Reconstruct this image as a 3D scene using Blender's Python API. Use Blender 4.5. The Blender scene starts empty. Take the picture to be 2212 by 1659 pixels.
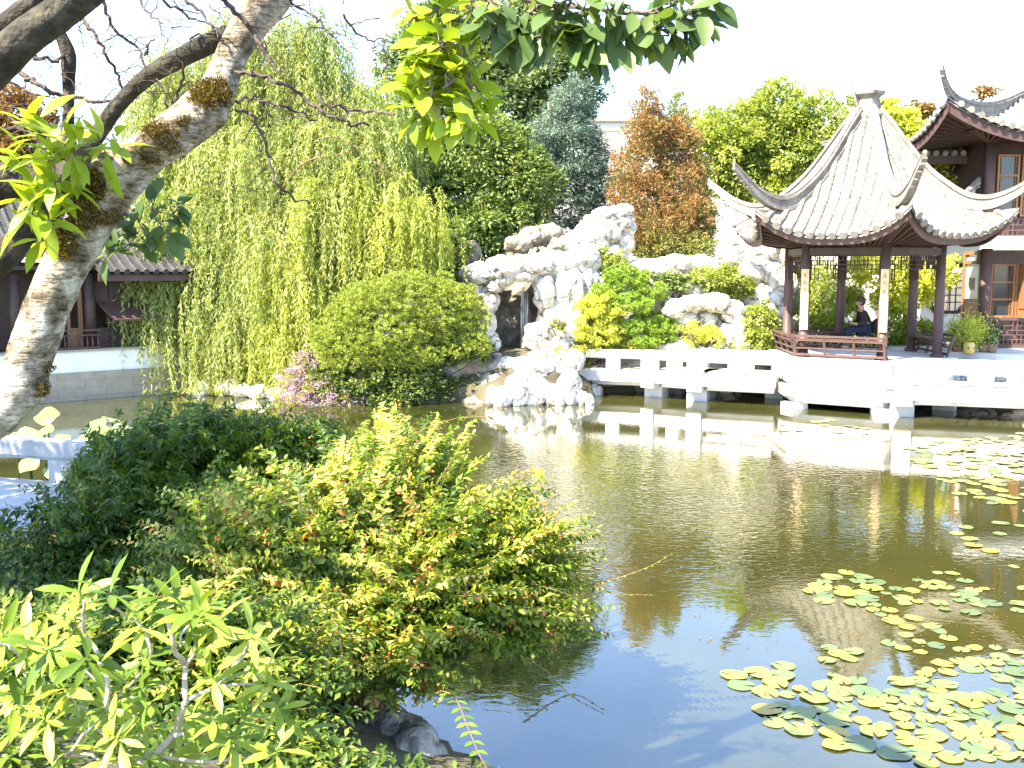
import bpy, bmesh, math
import numpy as np
from mathutils import Vector
rng = np.random.default_rng(11)
R = math.radians
SC = bpy.context.scene

# ------------------------------------------------------------------ camera, world, sun, exposure
H = 3.2; FPX = 2160.0; PITCH = math.atan(0.114)
cam_d = bpy.data.cameras.new('camera'); cam = bpy.data.objects.new('camera', cam_d)
SC.collection.objects.link(cam); SC.camera = cam
cam.location = (0, 0, H); cam.rotation_euler = (R(90)-PITCH, 0, 0)
cam_d.sensor_width = 36; cam_d.lens = 36*FPX/2212.0; cam_d.clip_end = 2000; cam_d.clip_start = 0.05
SC.view_settings.view_transform = 'Standard'; SC.view_settings.look = 'None'
SC.view_settings.gamma = 1; SC.view_settings.exposure = 2.45
SUN = np.array([-.507, -.396, .766]); SUN /= np.linalg.norm(SUN)
sl = bpy.data.lights.new('sun', 'SUN'); sl.energy = 5.0; sl.angle = R(.53); sl.color = (1, .89, .71)
so = bpy.data.objects.new('sun', sl); SC.collection.objects.link(so)
so.rotation_euler = Vector(SUN).to_track_quat('Z', 'Y').to_euler(); so.location = (-10, -8, 20)
w = bpy.data.worlds.new('World'); SC.world = w; w.use_nodes = True
nt = w.node_tree; nt.nodes.clear()
def N(nt, typ, **kw):
    n = nt.nodes.new(typ)
    for k, v in kw.items():
        if k in n.inputs: n.inputs[k].default_value = v
        else: setattr(n, k, v)
    return n
def L(nt, a, ao, b, bi): nt.links.new(a.outputs[ao], b.inputs[bi])
sky = N(nt, 'ShaderNodeTexSky', sky_type='NISHITA'); sky.sun_disc = False
sky.sun_elevation = R(50); sky.sun_rotation = math.atan2(SUN[0], SUN[1]); sky.air_density = 1.0; sky.ozone_density = 3.0; sky.dust_density = .4
tc = N(nt, 'ShaderNodeTexCoord'); mp = N(nt, 'ShaderNodeMapping'); mp.inputs['Scale'].default_value = (1, 1, 2.6)
cn = N(nt, 'ShaderNodeTexNoise'); cn.inputs['Scale'].default_value = 2.4; cn.inputs['Detail'].default_value = 7; cn.inputs['Roughness'].default_value = .55
cr = N(nt, 'ShaderNodeValToRGB'); cr.color_ramp.elements[0].position = .47; cr.color_ramp.elements[1].position = .8
mx = N(nt, 'ShaderNodeMix', data_type='RGBA'); mx.inputs[7].default_value = (9, 9.5, 10.5, 1)
bg = N(nt, 'ShaderNodeBackground'); bg.inputs['Strength'].default_value = .14; wo = N(nt, 'ShaderNodeOutputWorld')
L(nt, tc, 'Generated', mp, 'Vector'); L(nt, mp, 'Vector', cn, 'Vector'); L(nt, cn, 'Fac', cr, 'Fac')
mm = N(nt, 'ShaderNodeMath', operation='MULTIPLY'); mm.inputs[1].default_value = .16
L(nt, cr, 'Color', mm, 0); L(nt, mm, 0, mx, 0); L(nt, sky, 'Color', mx, 6); L(nt, mx, 2, bg, 'Color'); L(nt, bg, 0, wo, 0)

# ------------------------------------------------------------------ measuring helpers (photo point -> place in metres)
_c, _s = math.cos(PITCH), math.sin(PITCH)
def ray(X, Y):
    a = (X-1106)/FPX; b = (829.5-Y)/FPX
    return np.array([a, _c+b*_s, -_s+b*_c])
def at(X, Y, D):
    v = ray(X, Y); return v*(D/v[1]) + np.array([0, 0, H])
def gz(X, Y, z=0.):
    v = ray(X, Y); return v*((z-H)/v[2]) + np.array([0, 0, H])
def unit(v): v = np.asarray(v, float); return v/(np.linalg.norm(v, axis=-1, keepdims=True)+1e-12)

# ------------------------------------------------------------------ noise
def _h(i, j, k, s=0):
    n = (i.astype(np.int64)*374761393 + j.astype(np.int64)*668265263 + k.astype(np.int64)*1274126177 + s*974711) & 0x7fffffff
    n = ((n ^ (n >> 13))*1103515245 + 12345) & 0x7fffffff
    n = ((n ^ (n >> 11))*69069 + 1) & 0x7fffffff
    return (n & 0xffff)/65535.0
def vnoise(P, s=0):
    I = np.floor(P); f = P-I; f = f*f*(3-2*f); i, j, k = I[:, 0], I[:, 1], I[:, 2]; r = 0
    for a in (0, 1):
        for b in (0, 1):
            for c in (0, 1):
                r = r + _h(i+a, j+b, k+c, s)*np.where(a, f[:, 0], 1-f[:, 0])*np.where(b, f[:, 1], 1-f[:, 1])*np.where(c, f[:, 2], 1-f[:, 2])
    return r
def fbm(P, o=4, s=0):
    r = 0; a = .5
    for q in range(o): r = r+a*(vnoise(P*2**q+q*17.3, s+q)-.5); a *= .5
    return r
def worley(P, s=0):
    I = np.floor(P); d1 = np.full(len(P), 9.); d2 = np.full(len(P), 9.)
    for a in (-1, 0, 1):
        for b in (-1, 0, 1):
            for c in (-1, 0, 1):
                J = I+np.array([a, b, c]); q = J+np.stack([_h(J[:, 0], J[:, 1], J[:, 2], s+t) for t in (1, 2, 3)], 1)
                d = np.linalg.norm(P-q, axis=1); m = d < d1
                d2 = np.where(m, d1, np.minimum(d2, d)); d1 = np.where(m, d, d1)
    return d1, d2

# ------------------------------------------------------------------ materials
def mat(name):
    m = bpy.data.materials.new(name); m.use_nodes = True; t = m.node_tree; t.nodes.clear()
    return m, t, N(t, 'ShaderNodeOutputMaterial')
def ramp(t, cols):
    r = N(t, 'ShaderNodeValToRGB'); e = r.color_ramp.elements
    while len(e) < len(cols): e.new(.5)
    for i, (p, c) in enumerate(cols): e[i].position = p; e[i].color = (*c, 1)
    return r
def surf(name, cols, scale=3, rough=.7, bump=.3, bscale=None, detail=6, spec=.3, stretch=(1, 1, 1), dist=.02, brick=None):
    m, t, o = mat(name); b = N(t, 'ShaderNodeBsdfPrincipled', Roughness=rough); b.inputs['Specular IOR Level'].default_value = spec
    tc = N(t, 'ShaderNodeTexCoord'); mp = N(t, 'ShaderNodeMapping'); mp.inputs['Scale'].default_value = stretch
    L(t, tc, 'Object', mp, 'Vector')
    n = N(t, 'ShaderNodeTexNoise', Scale=scale, Detail=detail, Roughness=.62); L(t, mp, 'Vector', n, 'Vector')
    r = ramp(t, cols); L(t, n, 'Fac', r, 'Fac'); L(t, r, 'Color', b, 'Base Color')
    n2 = N(t, 'ShaderNodeTexNoise', Scale=bscale or scale*5, Detail=5); L(t, mp, 'Vector', n2, 'Vector')
    bp = N(t, 'ShaderNodeBump', Strength=bump, Distance=dist); L(t, n2, 'Fac', bp, 'Height'); L(t, bp, 'Normal', b, 'Normal')
    L(t, b, 0, o, 0); return m
def leafmat(name, cols, trans=.35, rough=.45, tr_col=None, spec=.35):
    m, t, o = mat(name); a = N(t, 'ShaderNodeAttribute', attribute_name='tint')
    r = ramp(t, cols); L(t, a, 'Fac', r, 'Fac')
    b = N(t, 'ShaderNodeBsdfPrincipled', Roughness=rough); b.inputs['Specular IOR Level'].default_value = spec; L(t, r, 'Color', b, 'Base Color')
    if trans > 0:
        tb = N(t, 'ShaderNodeBsdfTranslucent'); g = N(t, 'ShaderNodeMix', data_type='RGBA', blend_type='MULTIPLY'); g.inputs[0].default_value = 1
        g.inputs[7].default_value = (*(tr_col or (1.5, 1.35, .5)), 1); L(t, r, 'Color', g, 6); L(t, g, 2, tb, 'Color')
        x = N(t, 'ShaderNodeMixShader', Fac=trans); L(t, b, 0, x, 1); L(t, tb, 0, x, 2); L(t, x, 0, o, 0)
    else: L(t, b, 0, o, 0)
    return m

M = {}
M['stone'] = surf('pale_granite', [(.3, (.50, .47, .43)), (.5, (.62, .59, .55)), (.75, (.72, .70, .66))], 2.2, .8, .25)
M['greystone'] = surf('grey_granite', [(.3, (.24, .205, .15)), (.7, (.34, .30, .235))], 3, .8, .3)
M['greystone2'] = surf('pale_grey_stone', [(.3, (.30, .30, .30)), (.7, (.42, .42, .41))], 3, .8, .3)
M['plaster'] = surf('white_plaster', [(.3, (.66, .66, .65)), (.6, (.78, .78, .77))], 1.5, .85, .1)
M['rock'] = surf('limestone', [(.28, (.30, .26, .21)), (.42, (.52, .48, .42)), (.6, (.68, .65, .59)), (.8, (.78, .76, .71))], 2.6, .85, .7, 9, dist=.06)
def rockmat(name, cols, crack):
    m = surf(name, cols, 2.6, .85, .8, 9, dist=.06); t = m.node_tree; b = [n for n in t.nodes if n.type == 'BSDF_PRINCIPLED'][0]; src = b.inputs['Base Color'].links[0].from_socket
    tc = N(t, 'ShaderNodeTexCoord'); nz = N(t, 'ShaderNodeTexNoise', Scale=2.2, Detail=5); L(t, tc, 'Object', nz, 'Vector')
    ad = N(t, 'ShaderNodeVectorMath', operation='MULTIPLY_ADD'); ad.inputs[1].default_value = (.9, .9, .9); L(t, nz, 'Color', ad, 0); L(t, tc, 'Object', ad, 2)
    v = N(t, 'ShaderNodeTexVoronoi', feature='DISTANCE_TO_EDGE', Scale=1.7); L(t, ad, 0, v, 'Vector')
    r = ramp(t, [(.0, crack), (.035, (.8, .75, .7)), (.07, (1, 1, 1))]); L(t, v, 'Distance', r, 'Fac')
    g = N(t, 'ShaderNodeMix', data_type='RGBA', blend_type='MULTIPLY'); g.inputs[0].default_value = 1; t.links.new(src, g.inputs[6]); L(t, r, 'Color', g, 7); L(t, g, 2, b, 'Base Color'); return m
M['rock'] = rockmat('limestone', [(.28, (.24, .20, .16)), (.40, (.46, .42, .36)), (.6, (.62, .59, .53)), (.8, (.72, .70, .65))], (.22, .15, .10))
M['darkrock'] = surf('brown_shade_rock', [(.3, (.09, .075, .055)), (.5, (.22, .19, .15)), (.75, (.40, .36, .30))], 3.5, .85, .8, 12, dist=.05)  # brown rock; shade of cave and shaded rocks is put into its colour
M['tile'] = surf('clay_tile', [(.3, (.115, .10, .085)), (.55, (.21, .19, .165)), (.8, (.32, .295, .265))], 5, .75, .4)
M['tilegrey'] = surf('grey_tile', [(.3, (.025, .024, .024)), (.7, (.055, .053, .052))], 5, .7, .4)
M['redwood'] = surf('brown_timber', [(.3, (.060, .034, .030)), (.7, (.10, .056, .048))], 6, .5, .2, stretch=(1, 1, .2))
M['darkwood'] = surf('dark_timber', [(.3, (.035, .020, .016)), (.7, (.065, .038, .028))], 6, .5, .2)
M['orangewood'] = surf('orange_timber', [(.3, (.17, .08, .035)), (.7, (.28, .14, .06))], 8, .45, .2, stretch=(1, 1, .15))
M['plaque'] = surf('pale_carved_board', [(.3, (.50, .36, .18)), (.7, (.66, .50, .28))], 6, .5, .1)
M['ink'] = surf('dark_green_ink', [(.3, (.05, .06, .03)), (.7, (.08, .09, .05))], 6, .6, .0)
M['bark'] = surf('grey_bark', [(.3, (.07, .055, .04)), (.55, (.16, .13, .10)), (.8, (.26, .23, .19))], 9, .9, .9, 26, dist=.03)
M['shadelimb'] = surf('mossy_shade_bark', [(.3, (.015, .012, .008)), (.5, (.035, .03, .021)), (.72, (.085, .075, .05))], 9, .9, .9, 26, dist=.03)  # mossy bark, with the limbs' shade darkened into its colour
M['mottled'] = surf('mottled_boulder', [(.32, (.10, .085, .065)), (.48, (.28, .25, .21)), (.62, (.46, .43, .38))], 5, .9, .9, 18, dist=.04)
M['twig'] = surf('dark_twig', [(.3, (.045, .032, .028)), (.7, (.10, .075, .06))], 12, .85, .5)
M['soil'] = surf('soil', [(.3, (.035, .030, .018)), (.5, (.075, .065, .04)), (.75, (.12, .11, .06))], 1.2, .95, .8, 6, dist=.08)
M['paving'] = surf('paving', [(.3, (.50, .49, .47)), (.7, (.64, .63, .60))], 1.5, .85, .3)
M['cream'] = surf('cream_render', [(.3, (.62, .56, .52)), (.7, (.72, .66, .62))], .5, .9, .1)
M['skin'] = surf('skin', [(.3, (.35, .20, .14)), (.7, (.42, .25, .18))], 5, .6, .1)
M['coat'] = surf('dark_coat', [(.3, (.018, .014, .015)), (.7, (.032, .026, .028))], 12, .85, .4)
M['denim'] = surf('dark_denim', [(.3, (.012, .014, .028)), (.7, (.022, .026, .05))], 15, .85, .3)
M['hair'] = surf('brown_hair', [(.3, (.05, .028, .018)), (.7, (.09, .05, .03))], 20, .6, .5)
M['paper'] = surf('printed_paper', [(.45, (.40, .42, .40)), (.55, (.75, .75, .72))], 9, .8, .0)
M['glass'] = surf('dark_pane', [(.3, (.02, .022, .025)), (.7, (.03, .034, .04))], 1, .08, .0, spec=.6)
M['yellowpot'] = surf('yellow_glaze', [(.3, (.55, .38, .08)), (.7, (.68, .5, .12))], 4, .3, .1, spec=.5)
M['clay'] = surf('terracotta', [(.3, (.22, .13, .09)), (.7, (.32, .2, .14))], 6, .8, .2)

def water_mat():
    m, t, o = mat('pond_water'); b = N(t, 'ShaderNodeBsdfPrincipled', Roughness=.02, IOR=2.5)
    tc = N(t, 'ShaderNodeTexCoord')
    n0 = N(t, 'ShaderNodeTexNoise', Scale=.35, Detail=4); L(t, tc, 'Object', n0, 'Vector')
    r0 = ramp(t, [(.35, (.022, .025, .006)), (.65, (.044, .043, .010))]); L(t, n0, 'Fac', r0, 'Fac'); L(t, r0, 'Color', b, 'Base Color')
    mp = N(t, 'ShaderNodeMapping'); mp.inputs['Scale'].default_value = (1, 1.5, 1); mp.inputs['Rotation'].default_value = (0, 0, R(20)); L(t, tc, 'Object', mp, 'Vector')
    n1 = N(t, 'ShaderNodeTexNoise', Scale=7.5, Detail=2.5, Roughness=.5, Distortion=.6); L(t, mp, 'Vector', n1, 'Vector')
    n2 = N(t, 'ShaderNodeTexNoise', Scale=.42, Detail=2); L(t, tc, 'Object', n2, 'Vector')
    # wind patch: stronger ripples around the middle of the pond
    sp = N(t, 'ShaderNodeVectorMath', operation='DISTANCE'); sp.inputs[1].default_value = (1.0, 14.2, 0); L(t, tc, 'Object', sp, 0)
    mr = N(t, 'ShaderNodeMapRange'); mr.inputs[1].default_value = 1.5; mr.inputs[2].default_value = 5.0; mr.inputs[3].default_value = 1.1; mr.inputs[4].default_value = .08; L(t, sp, 'Value', mr, 0)
    ad = N(t, 'ShaderNodeMath', operation='MULTIPLY'); L(t, mr, 0, ad, 0)
    r2 = N(t, 'ShaderNodeMapRange'); r2.inputs[1].default_value = .3; r2.inputs[2].default_value = .6; r2.inputs[3].default_value = .45; r2.inputs[4].default_value = 1.; L(t, n2, 'Fac', r2, 0); L(t, r2, 0, ad, 1)
    hm = N(t, 'ShaderNodeMath', operation='MULTIPLY'); L(t, n1, 'Fac', hm, 0); L(t, ad, 0, hm, 1)
    bp = N(t, 'ShaderNodeBump', Strength=.55, Distance=.02); L(t, hm, 0, bp, 'Height'); L(t, bp, 'Normal', b, 'Normal'); L(t, b, 0, o, 0)
    return m
M['water'] = water_mat()

def trunk_mat():
    m, t, o = mat('lichen_bark'); b = N(t, 'ShaderNodeBsdfPrincipled', Roughness=.85); b.inputs['Specular IOR Level'].default_value = .2
    tc = N(t, 'ShaderNodeTexCoord')
    n = N(t, 'ShaderNodeTexNoise', Scale=7, Detail=8, Roughness=.7); L(t, tc, 'Object', n, 'Vector')
    r = ramp(t, [(.38, (.07, .052, .03)), (.47, (.19, .155, .11)), (.56, (.38, .34, .28)), (.68, (.66, .62, .55))]); L(t, n, 'Fac', r, 'Fac')
    mp = N(t, 'ShaderNodeMapping'); mp.inputs['Scale'].default_value = (1, 1, 5); mp.inputs['Rotation'].default_value = (0, R(-25), 0); L(t, tc, 'Object', mp, 'Vector')
    n2 = N(t, 'ShaderNodeTexNoise', Scale=16, Detail=4, Roughness=.6); L(t, mp, 'Vector', n2, 'Vector')
    r2 = ramp(t, [(.36, (.38, .34, .28)), (.48, (1, 1, 1))]); L(t, n2, 'Fac', r2, 'Fac')
    g = N(t, 'ShaderNodeMix', data_type='RGBA', blend_type='MULTIPLY'); g.inputs[0].default_value = 1; L(t, r, 'Color', g, 6); L(t, r2, 'Color', g, 7)
    L(t, g, 2, b, 'Base Color')
    bp = N(t, 'ShaderNodeBump', Strength=.8, Distance=.012); L(t, n2, 'Fac', bp, 'Height')
    n3 = N(t, 'ShaderNodeTexNoise', Scale=45, Detail=6); L(t, tc, 'Object', n3, 'Vector')
    b2 = N(t, 'ShaderNodeBump', Strength=.7, Distance=.008); L(t, n3, 'Fac', b2, 'Height'); L(t, bp, 'Normal', b2, 'Normal'); L(t, b2, 'Normal', b, 'Normal'); L(t, b, 0, o, 0)
    return m
M['trunk'] = trunk_mat()
M['moss'] = leafmat('moss', [(0, (.05, .035, .01)), (.5, (.13, .09, .02)), (1, (.24, .18, .03))], .2)
G = lambda a, b, c, **k: leafmat('leaf', [(0, a), (.5, b), (1, c)], **k)
M['willow'] = G((.11, .16, .035), (.27, .33, .09), (.48, .50, .20), trans=.4)
M['willow2'] = G((.16, .22, .03), (.34, .39, .07), (.54, .55, .17), trans=.4)
M['broad'] = G((.04, .085, .02), (.12, .19, .045), (.34, .40, .13), trans=.35)
M['tall'] = G((.06, .10, .045), (.13, .19, .075), (.26, .33, .14), trans=.35)
M['spruce'] = G((.04, .075, .06), (.11, .17, .13), (.26, .34, .26), trans=.15)
M['rust'] = G((.11, .17, .04), (.28, .16, .06), (.38, .20, .085), trans=.25, tr_col=(1.4, 1.1, .6))
M['rustgreen'] = G((.10, .15, .03), (.20, .25, .06), (.36, .28, .09), trans=.25)
M['round'] = G((.09, .15, .025), (.26, .33, .06), (.48, .50, .14), trans=.35)
M['yellow'] = G((.30, .36, .03), (.54, .58, .07), (.74, .72, .20), trans=.4, tr_col=(1.2, 1.15, .5))
M['pine'] = G((.11, .165, .018), (.25, .31, .045), (.40, .44, .09), trans=.25)
M['cloudpine'] = G((.11, .19, .02), (.23, .35, .04), (.36, .46, .07), trans=.2)
M['ivy'] = G((.03, .06, .015), (.08, .12, .03), (.25, .30, .07), trans=.3)
M['hedge'] = G((.12, .16, .02), (.24, .30, .04), (.40, .46, .08), trans=.35)
M['autumn'] = G((.14, .06, .02), (.22, .11, .035), (.24, .20, .04), trans=.35, tr_col=(1.4, 1.1, .6))
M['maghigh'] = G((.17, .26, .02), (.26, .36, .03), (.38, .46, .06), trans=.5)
M['magdark'] = G((.05, .10, .03), (.09, .15, .045), (.15, .21, .06), trans=.4)  # shaded copy of the magnolia leaf; the shade is in the darker colour
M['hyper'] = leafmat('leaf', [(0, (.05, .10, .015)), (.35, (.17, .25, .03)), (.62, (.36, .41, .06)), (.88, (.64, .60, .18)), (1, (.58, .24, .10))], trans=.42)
M['hyperdark'] = G((.035, .07, .01), (.07, .13, .018), (.16, .22, .03), trans=.35)  # darker copy of the shrub leaf, shade painted into the green
M['rhodo'] = G((.07, .13, .015), (.20, .29, .03), (.40, .45, .08), trans=.35)
M['lotus'] = G((.16, .28, .07), (.26, .38, .11), (.42, .52, .22), trans=.4, tr_col=(1.1, 1.1, .7))
M['pink'] = G((.30, .15, .22), (.44, .28, .36), (.56, .42, .50), trans=.3, tr_col=(1, 1, 1))
M['berry'] = G((.30, .05, .02), (.45, .14, .04), (.6, .45, .05), trans=.1)
M['bamboo'] = G((.16, .24, .04), (.30, .38, .07), (.44, .5, .12), trans=.4)
M['palestem'] = surf('pale_branch', [(.3, (.34, .27, .19)), (.7, (.52, .45, .36))], 20, .7, .3)
M['redstem'] = surf('reddish_stem', [(.3, (.13, .065, .035)), (.7, (.24, .14, .07))], 20, .7, .3)

def padmat(name, cols):
    m, t, o = mat(name); b = N(t, 'ShaderNodeBsdfPrincipled', Roughness=.3); oi = N(t, 'ShaderNodeObjectInfo')
    r = ramp(t, cols); tc = N(t, 'ShaderNodeTexCoord'); n = N(t, 'ShaderNodeTexNoise', Scale=14, Detail=3); L(t, tc, 'Object', n, 'Vector')
    a = N(t, 'ShaderNodeMath', operation='MULTIPLY_ADD'); a.inputs[1].default_value = .35; L(t, n, 'Fac', a, 0)
    s = N(t, 'ShaderNodeMath', operation='MULTIPLY'); s.inputs[1].default_value = .8; L(t, oi, 'Random', s, 0); L(t, s, 0, a, 2)
    L(t, a, 0, r, 'Fac'); L(t, r, 'Color', b, 'Base Color'); L(t, b, 0, o, 0); return m
M['pad'] = padmat('lily_leaf', [(.1, (.055, .085, .035)), (.3, (.10, .14, .045)), (.6, (.17, .20, .045)), (.8, (.26, .24, .035)), (.92, (.36, .25, .03)), (1, (.22, .10, .05))])

# ------------------------------------------------------------------ mesh helpers
def wloc(o):
    v = np.zeros(3)
    while o is not None: v += np.array(o.location); o = o.parent
    return v
def build(name, parts, material, parent=None, smooth=False, loc=None):
    """parts: list of (V (n,3), F (m,k), tint or None) in world metres -> one mesh object"""
    parts = [p if len(p) == 3 else (*p, None) for p in parts]
    if loc is None: loc = np.zeros(3) if parent is None else None
    org = wloc(parent) if parent is not None else np.asarray(loc, float)
    V = np.concatenate([np.asarray(p[0], float).reshape(-1, 3) for p in parts]) - org
    me = bpy.data.meshes.new(name); me.vertices.add(len(V)); me.vertices.foreach_set('co', V.astype(np.float32).ravel())
    idx = []; tot = []; off = 0
    for p in parts:
        F = p[1]
        if isinstance(F, np.ndarray): idx.append((F+off).ravel()); tot.append(np.full(len(F), F.shape[1]))
        else:
            for f in F: idx.append(np.array(f)+off); tot.append(np.array([len(f)]))
        off += len(p[0])
    idx = np.concatenate(idx).astype(np.int32); tot = np.concatenate(tot).astype(np.int32)
    me.loops.add(len(idx)); me.loops.foreach_set('vertex_index', idx)
    st = np.concatenate([[0], np.cumsum(tot)[:-1]]).astype(np.int32)
    me.polygons.add(len(tot)); me.polygons.foreach_set('loop_start', st); me.polygons.foreach_set('loop_total', tot)
    me.polygons.foreach_set('use_smooth', np.full(len(tot), smooth))
    if any(p[2] is not None for p in parts):
        tn = np.concatenate([np.asarray(p[2], float) if p[2] is not None else np.full(len(p[0]), .5) for p in parts])
        a = me.attributes.new('tint', 'FLOAT', 'POINT'); a.data.foreach_set('value', tn.astype(np.float32))
    me.update(calc_edges=True); me.validate()
    me.materials.append(material)
    o = bpy.data.objects.new(name, me); SC.collection.objects.link(o)
    if parent is not None: o.parent = parent
    else: o.location = loc
    return o
def tag(o, label=None, cat=None, group=None, kind=None):
    if label: o['label'] = label
    if cat: o['category'] = cat
    if group: o['group'] = group
    if kind: o['kind'] = kind
    return o
def thing(name, label, cat, loc, group=None):
    o = bpy.data.objects.new(name, None); SC.collection.objects.link(o); o.location = [float(q) for q in loc]; o.empty_display_size = .2
    return tag(o, label, cat, group)
BF = np.array([[0, 3, 2, 1], [4, 5, 6, 7], [0, 1, 5, 4], [1, 2, 6, 5], [2, 3, 7, 6], [3, 0, 4, 7]])
def box(c, s, rz=0.):
    c = np.asarray(c, float); x, y, z = np.array(s)/2
    V = np.array([[-x, -y, -z], [x, -y, -z], [x, y, -z], [-x, y, -z], [-x, -y, z], [x, -y, z], [x, y, z], [-x, y, z]])
    C, S = math.cos(rz), math.sin(rz); V = V@np.array([[C, S, 0], [-S, C, 0], [0, 0, 1]]); return V+c, BF
def beam(p, q, wd, h, up=(0, 0, 1)):
    """box from p to q (centre line), width wd sideways, height h"""
    p = np.asarray(p, float); q = np.asarray(q, float); d = unit(q-p); sd = np.cross(d, up); sd = unit(sd) if np.linalg.norm(sd) > 1e-6 else np.array([1., 0, 0]); u = np.cross(sd, d)
    V = [e+sd*a*wd/2+u*b*h/2 for e in (p, q) for a, b in ((-1, -1), (1, -1), (1, 1), (-1, 1))]
    return np.array(V), np.array([[0, 1, 2, 3], [7, 6, 5, 4], [0, 4, 5, 1], [1, 5, 6, 2], [2, 6, 7, 3], [3, 7, 4, 0]])
def smoothline(pts, n):
    pts = np.asarray(pts, float); d = np.concatenate([[0], np.cumsum(np.linalg.norm(np.diff(pts[:, :3], axis=0), axis=1))])
    t = np.linspace(0, d[-1], n); out = []
    P = np.concatenate([[2*pts[0]-pts[1]], pts, [2*pts[-1]-pts[-2]]])
    for x in t:
        k = min(np.searchsorted(d, x, 'right')-1, len(pts)-2); u = (x-d[k])/(d[k+1]-d[k]+1e-9)
        a, b, c, e = P[k], P[k+1], P[k+2], P[k+3]
        out.append(.5*(2*b+(c-a)*u+(2*a-5*b+4*c-e)*u*u+(3*b-a-3*c+e)*u**3))
    return np.array(out)
def tube(P, r, seg=8, cap=True):
    P = np.asarray(P, float); n = len(P); r = np.broadcast_to(r, n)
    T = unit(np.gradient(P, axis=0)); u = np.cross(T[0], [0, 0, 1.]); u = unit(u) if np.linalg.norm(u) > 1e-3 else np.array([1., 0, 0]); V = []
    th = np.arange(seg)/seg*2*math.pi
    for i in range(n):
        u = u-T[i]*np.dot(u, T[i]); u = unit(u); v = np.cross(T[i], u)
        V.append(P[i]+r[i]*(np.cos(th)[:, None]*u+np.sin(th)[:, None]*v))
    V = np.concatenate(V); a = np.arange(seg); b = (a+1) % seg
    F = [list(f) for i in range(n-1) for f in np.stack([i*seg+a, i*seg+b, (i+1)*seg+b, (i+1)*seg+a], 1)]
    if cap: F += [list(range(seg))[::-1], [(n-1)*seg+k for k in range(seg)]]
    return V, F
def prism(poly, z0, z1):
    poly = np.asarray(poly, float); n = len(poly)
    V = np.concatenate([np.c_[poly, np.full(n, z0)], np.c_[poly, np.full(n, z1)]])
    return V, [list(range(n))[::-1], list(range(n, 2*n))]+[[i, (i+1) % n, n+(i+1) % n, n+i] for i in range(n)]
_ico = {}
def ico(k):
    if k not in _ico:
        bm = bmesh.new(); bmesh.ops.create_icosphere(bm, subdivisions=k, radius=1); _ico[k] = (np.array([v.co[:] for v in bm.verts]), np.array([[v.index for v in f.verts] for f in bm.faces])); bm.free()
    return _ico[k]
def rockblob(c, r, k=4, s=0, rough=.32, rz=None):
    V, F = ico(k); c = np.asarray(c, float); r = np.asarray(r, float)
    P = V*r; a = rng.uniform(0, 6.28) if rz is None else rz
    C, S = math.cos(a), math.sin(a)
    P = P+c; m = r.mean(); Q = P/m
    n = fbm(Q*1.1, 3, s)*1.3; w1, w2 = worley(Q*1.5*np.array([1, 1, .8]), s+5); v1, v2 = worley(P*2.6*np.array([1, 1, .65]), s+9)
    d = n*rough*1.3 + (w2-w1).clip(0, .5)*rough*.9 - rough*.35 + (v2-v1).clip(0, .3)*.35*min(1, .5/m) + fbm(P*5, 3, s+3)*.22*min(1, .4/m)
    return P+unit(V*r)*(d*m)[:, None], F

def rocks(name, label, blobs, material, group=None, cat='rock', k=4, rough=.32, parent=None):
    """blobs in photo points: (X, Y, rx, ry, D[, rd])"""
    parts = []
    for i, b in enumerate(blobs):
        c = at(b[0], b[1], b[4]); sc = b[4]/FPX*1.03; rx, ry = b[2]*sc, b[3]*sc; rd = b[5] if len(b) > 5 else (rx+ry)/2
        parts.append(rockblob(c, (rx, rd, ry), k, i*7+int(b[0]), rough))
    V = np.concatenate([p[0] for p in parts]); base = np.array([V[:, 0].mean(), V[:, 1].mean(), V[:, 2].min()])
    return tag(build(name, parts, material, parent, False, loc=base), label, cat, group)

# ------------------------------------------------------------------ leaves
def leafquads(P, D, Nn, Ln, W, tint, fold=.12):
    """one 4-point leaf each, slightly folded"""
    D = unit(D); S = unit(np.cross(D, Nn)); U = np.cross(S, D); n = len(P); Ln = np.broadcast_to(Ln, n)[:, None]; W = np.broadcast_to(W, n)[:, None]
    m = P+D*Ln*.42
    V = np.stack([P, m+S*W/2+U*W*fold, P+D*Ln, m-S*W/2+U*W*fold], 1).reshape(-1, 3)
    return V, np.arange(4*n).reshape(-1, 4), np.repeat(tint, 4)
def leafblades(P, D, Nn, Ln, W, tint, droop=.25, prof=(.12, .75, 1., .7, .0), fold=.12):
    """curved leaf with midrib: 3 points per station"""
    D = unit(D); S = unit(np.cross(D, Nn)); U = np.cross(S, D); n = len(P); Ln = np.broadcast_to(Ln, n)[:, None]; W = np.broadcast_to(W, n)[:, None]
    k = len(prof); rows = []
    for i, w_ in enumerate(prof):
        t = i/(k-1); c = P+D*Ln*t-U*Ln*droop*t*t
        for sgn in (-1, 0, 1): rows.append(c+S*W/2*w_*sgn+U*W*fold*abs(sgn)*w_)
    V = np.stack(rows, 1).reshape(-1, 3); F = []
    for i in range(k-1):
        for j in (0, 1): F.append([3*i+j, 3*i+j+1, 3*i+j+4, 3*i+j+3])
    F = (np.arange(n)[:, None, None]*3*k+np.array(F)[None]).reshape(-1, 4)
    return V, F, np.repeat(tint, 3*k)
def rdir(n): return unit(rng.normal(size=(n, 3)))
def ells(lst):
    """(X, Y, rx, ry, D[, rd]) photo ellipses -> centres and radii"""
    C = []; Rr = []
    for b in lst:
        C.append(at(b[0], b[1], b[4])); sc = b[4]/FPX*1.02; rd = b[5] if len(b) > 5 else (b[2]+b[3])/2*sc
        Rr.append([b[2]*sc, rd, b[3]*sc])
    return np.array(C), np.array(Rr)
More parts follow.
